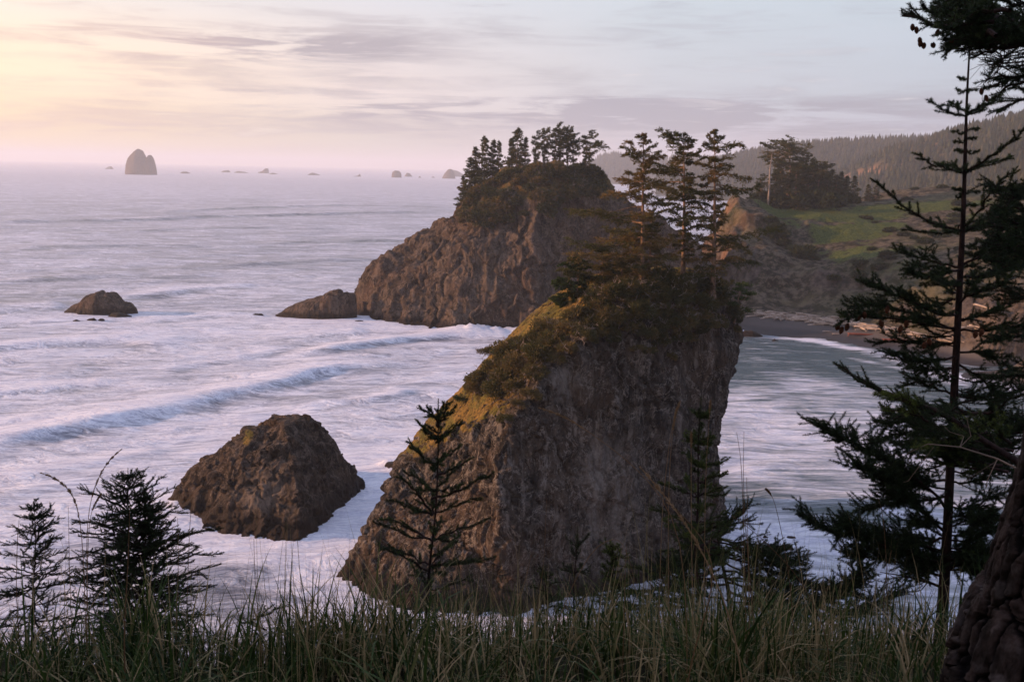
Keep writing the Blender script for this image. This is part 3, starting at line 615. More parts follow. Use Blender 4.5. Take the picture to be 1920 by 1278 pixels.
far_rocks = [
 ([(235, 327), (237, 310), (240, 299), (247, 288), (252, 284), (259, 280), (265, 283), (270, 291), (274, 301), (279, 292), (283, 291), (288, 302), (292, 316), (294, 328)], 2800, 70, 9, 30, 'largest distant sea stack, twin-peaked, far out near the horizon at the left'),
 ([(197, 317), (203, 313), (208, 312), (213, 317)], 3600, 25, 3, 10, 'small pointed rock left of the twin-peaked distant stack'),
 ([(337, 325), (343, 322), (350, 322), (357, 325)], 3000, 25, 2, 10, 'low rounded rock right of the twin-peaked distant stack'),
 ([(414, 323), (420, 320), (428, 319), (433, 323)], 3300, 22, 3, 10, 'low humped far rock, left of a pair in the haze'),
 ([(438, 324), (446, 321), (455, 322), (465, 324)], 3300, 22, 3, 10, 'low ragged far rock, right of a pair in the haze'),
 ([(484, 323), (492, 321), (497, 316), (503, 316), (504, 325)], 3400, 30, 2, 10, 'small notched stack in the haze with steep right side'),
 ([(504, 326), (512, 324), (522, 327)], 3200, 20, 2, 10, 'flat faint reef beside the small notched stack'),
 ([(576, 328), (585, 324), (590, 325), (600, 328)], 3400, 20, 2, 10, 'faint low pointed reef in the middle of the far water'),
 ([(662, 331), (672, 329), (674, 326), (677, 331)], 3600, 20, 1, 10, 'faint reef with a tiny spire near the horizon'),
 ([(734, 332), (736, 323), (741, 320), (748, 321), (752, 325), (753, 333)], 3600, 40, 4, 20, 'blocky hazy stack, larger of two left of the middle stack'),
 ([(758, 331), (763, 324), (768, 325), (773, 331)], 3800, 30, 2, 12, 'small pointed hazy stack right of a blocky one'),
 ([(784, 333), (787, 330), (790, 333)], 3600, 15, 1, 8, 'tiny hazy nub between the pointed and the domed far stacks'),
 ([(809, 333), (812, 331), (816, 333)], 3600, 15, 1, 8, 'tiny hazy nub just left of the domed far stack'),
 ([(829, 334), (834, 325), (840, 318), (846, 317), (851, 323), (854, 335)], 4200, 60, 4, 25, 'domed hazy stack just left of the middle stack trees'),
 ([(836, 333), (846, 318), (858, 321), (868, 327), (876, 334)], 5200, 90, 5, 30, 'faint broad dome behind the domed hazy stack')]
for i, (pf, Y, dep, am, sz, lab) in enumerate(far_rocks):
    q_ = max(pf, key=lambda t_: t_[1]); Y0_ = Y; Y = YS(q_[0], q_[1])*(1.15 if i == 14 else 1.0); k_ = Y/Y0_; dep *= k_; am *= .28*k_
    profile_rock('d%d' % i, pf, Y, dep, amp=am, size=sz, seed=i*2.1, base_z=-3, name='sea_stack', label=lab, mat=M['rock_far'], nx=60, na=30)
# ---------------------------------------------------------------- headland, beach and hills
def mat_headland():
    m, t, b, out = new_mat('headland slope', 0.95, 0.05)
    P = t.node('ShaderNodeTexCoord').outputs['Object']
    n1 = t.noise(P, 0.05, 6, 0.62, 0.5); n2 = t.noise(P, 0.30, 7, 0.7); n3 = t.noise(P, 1.4, 5, 0.7)
    at = lambda k: t.node('ShaderNodeAttribute', attribute_name=k).outputs['Fac']
    scrub = t.mix(t.rng(n2, 0.42, 0.60), (0.022, 0.018, 0.013), (0.115, 0.092, 0.068))
    scrub = t.mix(t.rng(n3, 0.5, 0.7), scrub, (0.035, 0.040, 0.017)); scrub = t.mix(t.math('MULTIPLY', t.rng(t.noise(P, 0.022, 4, 0.6), 0.50, 0.62), 0.35), scrub, (0.050, 0.062, 0.022))
    tan = t.mix(n3, (0.10, 0.085, 0.045), (0.16, 0.13, 0.075))
    scrub = t.mix(t.math('MULTIPLY', t.rng(n1, 0.52, 0.66), 0.55), scrub, tan)
    green = t.mix(t.rng(n3, 0.35, 0.65), (0.034, 0.050, 0.015), (0.088, 0.100, 0.032))
    col = t.mix(t.rng(t.math('ADD', at('lawn'), t.math('MULTIPLY', t.math('SUBTRACT', n2, 0.5), 1.6)), 0.42, 0.66), scrub, green)
    rockc = t.mix(t.rng(n2, 0.3, 0.7), (0.022, 0.017, 0.015), (0.125, 0.098, 0.082))
    col = t.mix(t.rng(t.math('ADD', at('cliff'), t.math('MULTIPLY', t.math('SUBTRACT', n1, 0.5), 0.9)), 0.38, 0.62), col, rockc)
    col = t.mix(at('clay'), col, t.mix(n2, (0.15, 0.078, 0.045), (0.24, 0.13, 0.08)))
    sandc = t.mix(n2, (0.060, 0.052, 0.052), (0.105, 0.092, 0.088))
    col = t.mix(at('sand'), col, sandc)
    col = t.mix(at('wet'), col, (0.030, 0.026, 0.028))
    t.put(b.inputs['Base Color'], col); t.put(b.inputs['Roughness'], t.math('SUBTRACT', 0.95, t.math('MULTIPLY', at('wet'), 0.55)))
    hb = t.math('MULTIPLY', t.math('ADD', n2, t.math('MULTIPLY', n3, 0.3)), t.math('SUBTRACT', 1.0, at('sand')))
    bm = t.node('ShaderNodeBump', {'Height': hb, 'Strength': 0.8, 'Distance': 1.4}); t.l.new(bm.outputs[0], b.inputs['Normal'])
    return m
M['headland'] = mat_headland()
def head_points():
    pt = []
    A = lambda p: pt.append(list(p))
    water = [(1380, 616), (1480, 628), (1560, 640), (1640, 656), (1700, 672), (1760, 690), (1830, 706), (1920, 724), (2050, 752), (2250, 800)]
    btop = [(1392, 594), (1480, 602), (1560, 610), (1640, 621), (1720, 637), (1800, 652), (1920, 668), (2050, 690), (2250, 730)]
    for a, c in water: p = S(a, c); A(p); A((p[0]-5, p[1]-14, -1.6)); A((p[0]-12, p[1]-40, -5))
    for a, c in btop: p = S(a, c, 2.6); A(p)
    for a, c, Y in [(1392, 560, 350), (1480, 560, 348), (1560, 565, 338), (1640, 570, 326), (1720, 580, 306), (1800, 590, 290), (1920, 600, 270), (2050, 610, 250),
                    (1400, 510, 362), (1480, 505, 362), (1560, 505, 355), (1640, 505, 345), (1720, 510, 330), (1800, 515, 315), (1920, 520, 295), (2100, 520, 275),
                    (1390, 460, 378), (1450, 455, 385), (1530, 455, 384), (1620, 450, 380), (1700, 450, 370), (1800, 450, 355), (1920, 440, 345), (2100, 420, 330),
                    (1390, 415, 395), (1440, 404, 415), (1450, 395, 425), (1520, 402, 408), (1600, 415, 402), (1560, 389, 430), (1640, 380, 435), (1680, 405, 412), (1740, 395, 415), (1800, 390, 410), (1920, 385, 400),
                    (1360, 425, 402), (1365, 402, 420), (1400, 392, 435), (1460, 391, 455), (1560, 386, 465), (1650, 373, 470), (1660, 362, 485), (1700, 353, 490), (1760, 350, 490), (1850, 352, 480), (1940, 352, 470), (2100, 345, 460)]:
        A(W(a, c, Y))
    # the seaward side and the hidden back drop to the water
    for a, Y, z in [(1325, 395, 0), (1318, 420, 0), (1322, 450, 0), (1335, 480, 0), (1380, 352, 2.6), (1350, 372, 0), (1300, 372, -5), (1285, 400, -6), (1282, 430, -6), (1285, 470, -6), (1310, 520, -6), (1345, 374, 8), (1345, 398, 18), (1342, 430, 26)]:
        A(PX(a, Y, z))
    for a, Y, z in [(1400, 500, 20), (1500, 520, 20), (1600, 540, 22), (1700, 560, 25), (1850, 560, 32), (2000, 560, 42), (1400, 560, -4), (1500, 600, -4), (1600, 650, 4), (1750, 680, 16), (1950, 700, 30), (2200, 700, 50)]:
        A(PX(a, Y, z))
    for x, y, z in [(260, 150, 8), (320, 200, 40), (420, 260, 70), (520, 400, 90), (560, 600, 110), (200, 90, 15), (300, 80, 50), (450, 80, 80), (600, 80, 100), (600, 250, 100), (190, 130, -4), (120, 70, 3), (90, 90, -5), (330, 400, 62), (420, 560, 80)]:
        A((x, y, z))
    return np.array(pt)
HEAD = {}
def pix_poly(P, poly):
    """inside test in plan for points P (x,y) of a polygon given in plan"""
    x, y = P[:, 0], P[:, 1]; c = np.zeros(len(P), bool); n = len(poly)
    for i in range(n):
        x1, y1 = poly[i]; x2, y2 = poly[(i+1) % n]
        m = ((y1 > y) != (y2 > y)) & (x < (x2-x1)*(y-y1)/(y2-y1+1e-12)+x1); c ^= m
    return c
def make_headland():
    pts = head_points()
    xs = 55 + 560*np.linspace(0, 1, 430)**1.35; ys = np.concatenate([np.linspace(62, 240, 90, endpoint=False), np.linspace(240, 500, 330, endpoint=False), np.linspace(500, 760, 90)])
    X, Y = np.meshgrid(xs, ys); q = np.stack([X.ravel(), Y.ravel()], 1)
    z = tps(pts, q, 2e-4); P = np.column_stack([q, z])
    G = z.reshape(X.shape); gy, gx = np.gradient(G, ys, xs); slope = np.hypot(gx, gy).ravel()
    land = np.clip((z-3.2)/5, 0, 1); st = np.clip(slope*1.3, 0.12, 1.3)
    dz = land*st*(4.6*fbm(P, 26, 4, 0.55, ridged=True, off=2) + 1.5*fbm(P, 7, 4, 0.6, ridged=True, off=5)) + land*0.7*fbm(P, 5, 4, 0.6, off=3)
    dz += -land*st*1.5*np.abs(fbm(np.column_stack([P[:, 0]*1.0, P[:, 1]*0.25, 0*z]), 9, 3, off=8))
    w1, w2, wv = worley(P, 9, (1, 1, 1), 3.0); dz += land*np.clip(slope-0.5, 0, 1)*np.clip((30-z)/12, 0, 1)*(6*(wv-0.5)*np.clip((w2-w1)*4, 0, 1)+5*worley.tilt)
    z2 = np.where(z > 3.2, np.maximum(z+dz-0.8*land, 3.0), z + 0.06*fbm(P, 5, 2)); P2 = np.column_stack([q, z2])
    pr = project(P2)
    cliff = np.clip((slope-0.42)*2.4, 0, 1)*np.clip((30-z)/16, 0.2, 1)*np.clip(.75+.9*fbm(P, 22, 3, off=41), 0, 1.2)
    def blobs(L):
        a = np.zeros(len(P2))
        for px, py, wx, wy, v in L: a = np.maximum(a, v*np.exp(-((pr[:, 0]-px)/wx)**2 - ((pr[:, 1]-py)/wy)**2))
        return a
    # meadow patches, laid out as plan areas round the points seen in the photograph
    def area(L):
        a = np.zeros(len(P2))
        for px, py, Yc, rx, ry, v in L:
            c = W(px, py, Yc); a = np.maximum(a, v*np.exp(-((P2[:, 0]-c[0])/rx)**4 - ((P2[:, 1]-c[1])/ry)**4))
        return a
    lawn = area([(1490, 397, 425, 22, 14, 1.0), (1560, 402, 412, 20, 14, 1.0), (1620, 398, 415, 16, 10, .95), (1470, 420, 398, 9, 8, .6), (1590, 437, 388, 17, 9, 1.0), (1650, 425, 396, 12, 6, .9), (1630, 425, 392, 14, 6, .9), (1600, 480, 365, 10, 9, .75), (1660, 485, 355, 16, 5, .7), (1550, 470, 372, 7, 6, .5), (1700, 385, 425, 26, 7, .9), (1780, 388, 418, 22, 6, .8), (1860, 400, 395, 22, 6, .7), (1580, 395, 418, 30, 9, 1.0), (1680, 405, 410, 8, 5, .6), (1700, 375, 440, 14, 4, .5), (1620, 455, 376, 14, 3, .5), (1690, 510, 335, 9, 7, .5)])
    lawn *= np.clip(1.4-slope*0.9, 0.4, 1)
    clay = area([(1350, 410, 408, 9, 30, .9), (1340, 440, 390, 6, 25, .7)])*np.clip(0.4+1.5*fbm(P, 10, 3, off=31), 0, 1)
    sand = np.clip((3.6-z2)/0.5, 0, 1); wet = np.clip((1.5-z2)/0.9, 0, 1)
    mb = MB(); mb.add(P2, grid_faces(len(xs), len(ys)))
    o = mb.build('terrain', M['headland'], extra={'cliff': cliff, 'lawn': lawn, 'clay': clay, 'sand': sand, 'wet': wet}); tag(o, kind='structure')
    HEAD['P'] = P2; HEAD['pr'] = pr; HEAD['slope'] = slope; HEAD['lawn'] = lawn
    HEAD['xs'] = xs; HEAD['ys'] = ys; HEAD['z'] = z2.reshape(X.shape)
make_headland()
def head_z(x, y):
    i = np.clip(np.searchsorted(HEAD['xs'], x), 0, len(HEAD['xs'])-1); j = np.clip(np.searchsorted(HEAD['ys'], y), 0, len(HEAD['ys'])-1)
    return float(HEAD['z'][j, i])
def on_head(px, py, tol=4):
    pr = HEAD['pr']; d = np.hypot(pr[:, 0]-px, pr[:, 1]-py); m = np.where(d < tol)[0]
    if not len(m): m = np.array([np.argmin(d)])
    return HEAD['P'][m[np.argmin(pr[m, 2])]].copy()

def mat_hill():
    m, t, b, out = new_mat('forested hillside', 0.95, 0.03)
    P = t.node('ShaderNodeTexCoord').outputs['Object']
    n1 = t.noise(P, 0.008, 6, 0.65); n2 = t.noise(P, 0.06, 5, 0.7)
    col = t.mix(t.rng(n2, 0.4, 0.65), (0.022, 0.026, 0.016), (0.060, 0.054, 0.032))
    col = t.mix(t.math('MULTIPLY', t.rng(n1, 0.55, 0.68), 0.6), col, (0.13, 0.095, 0.06))
    col = t.mix(t.node('ShaderNodeAttribute', attribute_name='clay').outputs['Fac'], col, (0.27, 0.14, 0.085))
    t.put(b.inputs['Base Color'], col)
    bm = t.node('ShaderNodeBump', {'Height': n2, 'Strength': 0.9, 'Distance': 8.0}); t.l.new(bm.outputs[0], b.inputs['Normal'])
    return m
M['hill'] = mat_hill()
M['far_tree'] = mat_leaf('far conifers', (0.016, 0.022, 0.012), (0.030, 0.036, 0.018), (0.055, 0.048, 0.026), 0.1)
def cones(mb, base, h, r, rs, k=5):
    """ragged little conifers: two stacked skirts"""
    n = len(base); th = np.arange(k)*2*math.pi/k; ph = rs.rand(n)*6
    for (z0, z1, rr) in ((0.05, 0.65, 1.0), (0.40, 1.0, 0.62)):
        a = th[None] + ph[:, None]; jr = rr*r[:, None]*(0.75+0.5*rs.rand(n, k))
        ring = base[:, None] + np.stack([np.cos(a)*jr, np.sin(a)*jr, (z0+0.12*rs.rand(n, k))*h[:, None]], -1)
        apex = base + np.column_stack([rs.normal(size=(n, 2))*0.08*r[:, None], z1*h])
        V = np.concatenate([ring, apex[:, None]], 1).reshape(-1, 3); i = np.arange(n)[:, None]*(k+1); j = np.arange(k)
        mb.add(V, np.stack([i+j, i+(j+1) % k, np.broadcast_to(i+k, (n, k))], -1).reshape(-1, 3), np.repeat(rs.rand(n), k+1))
def hill(crest, Y0, front, back, seed, ntrees, th, clay=None, nu=260, nv=90, name='hill', rough=1.0):
    """ridge whose skyline runs through the crest pixels; falls to the sea towards the camera"""
    rs = np.random.RandomState(int(seed*10)); T = np.array([W(a, c, Y) for a, c, Y in crest])
    u = np.linspace(0, 1, nu); par = np.linspace(0, 1, len(T)); C = np.stack([np.interp(u, par, T[:, k]) for k in range(3)], 1)
    v = np.concatenate([np.linspace(-1, 0, nv), np.linspace(0, 1, nv//2)[1:]])
    Cx = C[None, :, 0] + 0*v[:, None]; fr = np.where(v < 0, v*front, v*back)[:, None]
    Yg = C[None, :, 1] + fr; Xg = Cx*(1+0.0*fr)*Yg/C[None, :, 1]
    prof = np.where(v < 0, np.clip(1+v, 0, 1)**0.8, np.clip(1-v, 0, 1)**0.7)[:, None]
    Zg = (C[None, :, 2]+12)*prof - 12
    P = np.stack([Xg.ravel(), Yg.ravel(), Zg.ravel()], 1)
    k = (1-np.abs(2*prof-1)*0.6).repeat(1, 0)*np.ones_like(Xg)
    P[:, 2] += rough*(np.clip(-v*8, 0, 1)[:, None]*np.ones_like(Xg)).ravel()*(26*fbm(P*[1, .6, 0], 220, 4, 0.5, ridged=True, off=seed)*(1-np.clip(prof-0.8, 0, 1)*3*np.ones_like(Xg)).ravel().clip(0.3, 1))
    P[:, 2] -= rough*8
    cl = np.zeros(len(P))
    if clay:
        pr = project(P)
        for a, c, wx, wy, Yc in clay:
            q = P[np.argmin(np.hypot(pr[:, 0]-a, pr[:, 1]-c) + 0*np.abs(P[:, 1]-Yc))]
            cl = np.maximum(cl, np.exp(-((P[:, 0]-q[0])/wx)**2 - ((P[:, 1]-q[1])/wy)**2))
        cl *= np.clip(0.5+1.6*fbm(P, 60, 3, off=4), 0, 1)
    mb = MB(); mb.add(P, grid_faces(nu, len(v))); o = mb.build(name, M['hill'], extra={'clay': np.clip(cl*1.3, 0, 1)}); tag(o, kind='structure')
    # conifers over the slope; a dense row on the skyline
    G = P.reshape(len(v), nu, 3); nb = ntrees
    iu = rs.rand(nb)*(nu-1.001); iv = rs.rand(nb)**1.0*(nv+4); sk = rs.rand(nb) < 0.25; iv = np.where(sk, nv-1+rs.rand(nb)*2-1, iv)
    a, b_ = iu.astype(int), np.clip(iv.astype(int), 0, len(v)-2); fu, fv = (iu-a)[:, None], (iv-b_)[:, None]
    B = G[b_, a]*(1-fu)*(1-fv) + G[b_, a+1]*fu*(1-fv) + G[b_+1, a]*(1-fu)*fv + G[b_+1, a+1]*fu*fv
    keep = (B[:, 2] > 6); ci = cl.reshape(len(v), nu)[b_, a]; keep &= (ci < 0.25); gap = fbm(B*[1, 1, 0], 130, 3, off=seed+7); keep &= (gap < 0.28) | sk
    B = B[keep]; h = th*(0.45+1.25*rs.rand(len(B))**2); return G, B, h, h*0.20*(0.8+0.5*rs.rand(len(B))), rs
def make_hills():
    mb = MB()
    specs = [([(1080, 335, 4600), (1120, 303, 4500), (1150, 296, 4400), (1190, 297, 4300), (1250, 302, 4200), (1330, 304, 4000), (1420, 325, 3900)], 4300, 500, 500, 1.0, 2500, 26, None, 0.8),
             ([(1230, 340, 2750), (1290, 322, 2720), (1340, 305, 2700), (1370, 296, 2650), (1400, 288, 2600), (1450, 279, 2550), (1500, 274, 2450), (1560, 270, 2350), (1620, 266, 2300), (1680, 264, 2250), (1760, 262, 2200), (1900, 250, 2100)], 2400, 800, 500, 2.0, 8000, 16, None, 1.0),
             ([(1560, 340, 1750), (1600, 322, 1720), (1640, 298, 1680), (1680, 281, 1640), (1720, 270, 1600), (1760, 258, 1550), (1800, 246, 1500), (1850, 235, 1440), (1900, 222, 1380), (1960, 205, 1320), (2060, 185, 1250), (2250, 150, 1100)], 1550, 620, 500, 3.0, 9000, 13,
              [(1625, 345, 26, 90, 1400), (1650, 308, 70, 26, 1500), (1690, 306, 60, 20, 1500), (1612, 330, 12, 60, 1500)], 1.0)]
    for sp_ in specs:
        cr_, Y0, fr, bk, sd_, nt, th, cl, ro = sp_
        G, B, h, r, rs = hill(cr_, Y0, fr, bk, sd_, nt, th, cl, rough=ro)
        cones(mb, B - [0, 0, 1.0], h, r, rs)
    o = mb.build('far_forest', M['far_tree']); tag(o, 'dark conifer forest covering the hazy hills beyond the headland', 'forest', kind='stuff')
make_hills()

# ---------------------------------------------------------------- the cliff top under the camera
def ground_z(x, y):
    x = np.asarray(x, float); y = np.asarray(y, float)
    edge = 3.75 + 0.10*np.sin(x*1.7+0.5) + 0.12*np.clip(x-1, 0, 3)
    z = 48.44 - 0.11*y; d = np.clip(y-edge, 0, 99)
    z = z - 0.62*d - 0.085*d*np.clip(d, 0, 6)
    z = np.where(y < 0, 48.44 + 0.10*np.clip(-y, 0, 300), z)
    # unseen mound added left of the viewpoint to shade the cliff edge
    kx = np.clip((-5.2-x)/3.8, 0, 1); ky = np.clip((10.0-y)/3.0, 0, 1)*np.clip((y+22)/6, 0, 1); far_ = np.clip((x+60)/30, 0, 1)
    z = z + 6.5*kx*kx*(3-2*kx)*ky*far_ + np.clip((y-3.6)/6.4, 0, 1)*6.0*kx*ky*far_
    return np.maximum(z, -8)
def make_ground():
    a = np.linspace(-1, 1, 340); xs = np.sign(a)*(np.abs(a)*14+np.abs(a)**7*300)
    ys = np.concatenate([-np.geomspace(300, 1, 30), np.linspace(-0.5, 8, 150), np.geomspace(8.3, 70, 70)])
    X, Y = np.meshgrid(xs, ys); P = np.stack([X.ravel(), Y.ravel(), ground_z(X.ravel(), Y.ravel())], 1)
    P[:, 2] += 0.05*fbm(P, 0.6, 3) + np.clip((P[:, 1]-6)/6, 0, 1)*1.5*fbm(P, 6, 3, off=2)
    mb = MB(); mb.add(P, grid_faces(len(xs), len(ys))); tag(mb.build('ground', M['soil']), kind='structure')
make_ground()

# ---------------------------------------------------------------- haze: one even, closed box of air
def make_haze():
    m = bpy.data.materials.new('sea haze'); m.use_nodes = True; t = NT(m.node_tree); t.n.clear()
    out = t.node('ShaderNodeOutputMaterial'); v = t.node('ShaderNodeVolumePrincipled')
    v.inputs['Color'].default_value = (0.86, 0.91, 1.0, 1); v.inputs['Density'].default_value = HAZE; v.inputs['Anisotropy'].default_value = 0.15
    t.l.new(v.outputs[0], out.inputs['Volume'])
    x, y0, y1, z0, z1 = 28000, -400, 28000, -20, 200
    V = [(-x, y0, z0), (x, y0, z0), (x, y1, z0), (-x, y1, z0), (-x, y0, z1), (x, y0, z1), (x, y1, z1), (-x, y1, z1)]
    mb = MB(); mb.add(V, [(0, 3, 2, 1), (4, 5, 6, 7), (0, 1, 5, 4), (1, 2, 6, 5), (2, 3, 7, 6), (3, 0, 4, 7)])
    o = mb.build('haze', m, smooth=False); tag(o, 'pale sea haze over the whole coast', 'haze', kind='stuff')
    m.cycles.homogeneous_volume = True if hasattr(m.cycles, 'homogeneous_volume') else None
HAZE = 0.00012
make_haze()
SC.cycles.volume_bounces = 1; SC.cycles.max_bounces = 6; SC.cycles.transparent_max_bounces = 8
SC.cycles.use_denoising = True
# ---------------------------------------------------------------- vegetation on the rocks and the headland
def rperp(d, rs):
    return norm(np.cross(d, rs.normal(size=d.shape)))
def curve(p0, d0, L, droop, n, rs, wob=0.08):
    """a limb centre line: starts along d0 and bends up (+) or down (-)"""
    s = np.linspace(0, 1, n)[:, None]; w = rs.normal(size=(1, 3))*wob*L; w2 = rs.normal(size=(1, 3))*wob*L*0.6
    return p0 + d0*L*s + np.array([0, 0, 1.0])*droop*L*s**2 + w*np.sin(s*math.pi*0.9) + w2*np.sin(s*math.pi*2)
def conifer(h, r0, reach, n_limbs, rs, t0=0.05, spray=0.55, dens=1.0, lean=(0, 0), droop=-0.12, rise=0.1, el=0.36, ew=0.12, tuft=1.0, tint=0.5, trunk_wob=0.02, dead=0.0, flat=0.35, sub=0.38):
    """mid-distance conifer. reach(t, az) -> limb length in metres. returns trunk and crown mesh builders"""
    tr, cw = MB(), MB(); n = 14; s = np.linspace(0, 1, n)
    c = np.column_stack([lean[0]*s**1.6*h, lean[1]*s**1.6*h, s*h]) + np.column_stack([np.cumsum(rs.normal(size=(n, 2))*trunk_wob*h*0.25, 0)*s[:, None], 0*s])
    tubes(tr, c, r0*(1-s*0.93)*(1+0.5*np.exp(-s*18)), 9)
    cen = lambda t: np.stack([np.interp(t, s, c[:, k]) for k in range(3)], -1)
    az = rs.rand()*6
    for i in range(n_limbs):
        t = t0 + (1-t0)*(i+rs.rand()*0.9)/n_limbs; t = min(t, 0.992); az += 2.4 + rs.normal()*0.5
        L = reach(t, az)*(0.65+0.6*rs.rand())
        if L < 0.12: continue
        p0 = cen(t); ri = rise + 0.75*max(0, t-0.72)/0.28
        d0 = norm(np.array([math.cos(az), math.sin(az), ri + rs.normal()*0.08])); P = curve(p0, d0, L, droop*(1-t*0.7), 7, rs)
        rl = max(0.012, r0*0.26*(L/4)**0.7*(1-0.4*t)); tubes(tr, P, rl*(1-np.linspace(0, 0.85, 7)), 5)
        if rs.rand() < dead: continue
        # side sprays in a roughly level fan, then needles-clumps along them
        m = max(3, int(L/sub*1.9)); u = 0.12 + 0.88*(np.arange(m)+rs.rand(m)*0.6)/m; sgn = np.where(np.arange(m) % 2 == 0, 1, -1)
        k = np.linspace(0, 1, 7); B = np.stack([np.interp(u, k, P[:, j]) for j in range(3)], 1)
        T = norm(np.stack([np.interp(u, k, np.gradient(P[:, j])) for j in range(3)], 1))
        side = norm(np.cross(T, [0, 0, 1.0]))*sgn[:, None]; Ls = np.minimum(spray*L*(1.05-0.75*u), 1.6)*(0.5+0.7*rs.rand(m)) + 0.12
        D = norm(T*0.75 + side*1.0 + rs.normal(size=(m, 3))*np.array([.25, .25, flat]) + [0, 0, -0.05])
        q = max(3, int(5*dens)); w = (np.arange(q)+0.5)/q
        C = (B[:, None] + D[:, None]*(Ls[:, None]*w[None])[..., None] + np.array([0, 0, -0.16])*((Ls[:, None]*w[None]**2)[..., None])).reshape(-1, 3)
        C = C[np.repeat(Ls, q)*np.tile(w, m) < 9]; Dr = np.repeat(D, q, 0); e = max(1, int(3*dens*tuft))
        Cn = np.repeat(C, e, 0) + rs.normal(size=(len(C)*e, 3))*np.array([.06, .06, .05])*el/0.36
        Dn = norm(np.repeat(Dr, e, 0)*0.9 + rs.normal(size=(len(C)*e, 3))*np.array([.8, .8, .42]) + [0, 0, 0.12])
        tt = np.clip(tint + rs.normal(size=len(Cn))*0.12 + rs.normal()*0.14, 0, 1)
        leaves(cw, Cn, Dn, el*(0.6+0.7*rs.rand(len(Cn))), ew*(0.6+0.8*rs.rand(len(Cn))), tt, rs)
    # leader
    p = cen(np.linspace(0.93, 1, 30)); leaves(cw, p, norm(rs.normal(size=(30, 3))+[0, 0, .7]), np.full(30, el*0.8), np.full(30, ew), np.full(30, tint), rs)
    return tr, cw
def plant_tree(kind_name, loc, label, cat, group, tr, cw, leafmat, barkmat, rz=0.0, scale=1.0):
    root = empty(kind_name, loc, label, cat, group, rz); root.scale = (scale,)*3
    tr.build('trunk', barkmat, root); cw.build('crown', leafmat, root, smooth=False)
    return root
def copy_tree(o, loc, rz, scale, label, lean=0.0):
    c = o.copy(); COL.objects.link(c); c.location = tuple(loc); c.rotation_euler = (lean, lean*0.5, rz); c.scale = scale if isinstance(scale, tuple) else (scale,)*3; c['label'] = label
    for ch in list(o.children):
        d = ch.copy(); COL.objects.link(d); d.parent = c
    return c

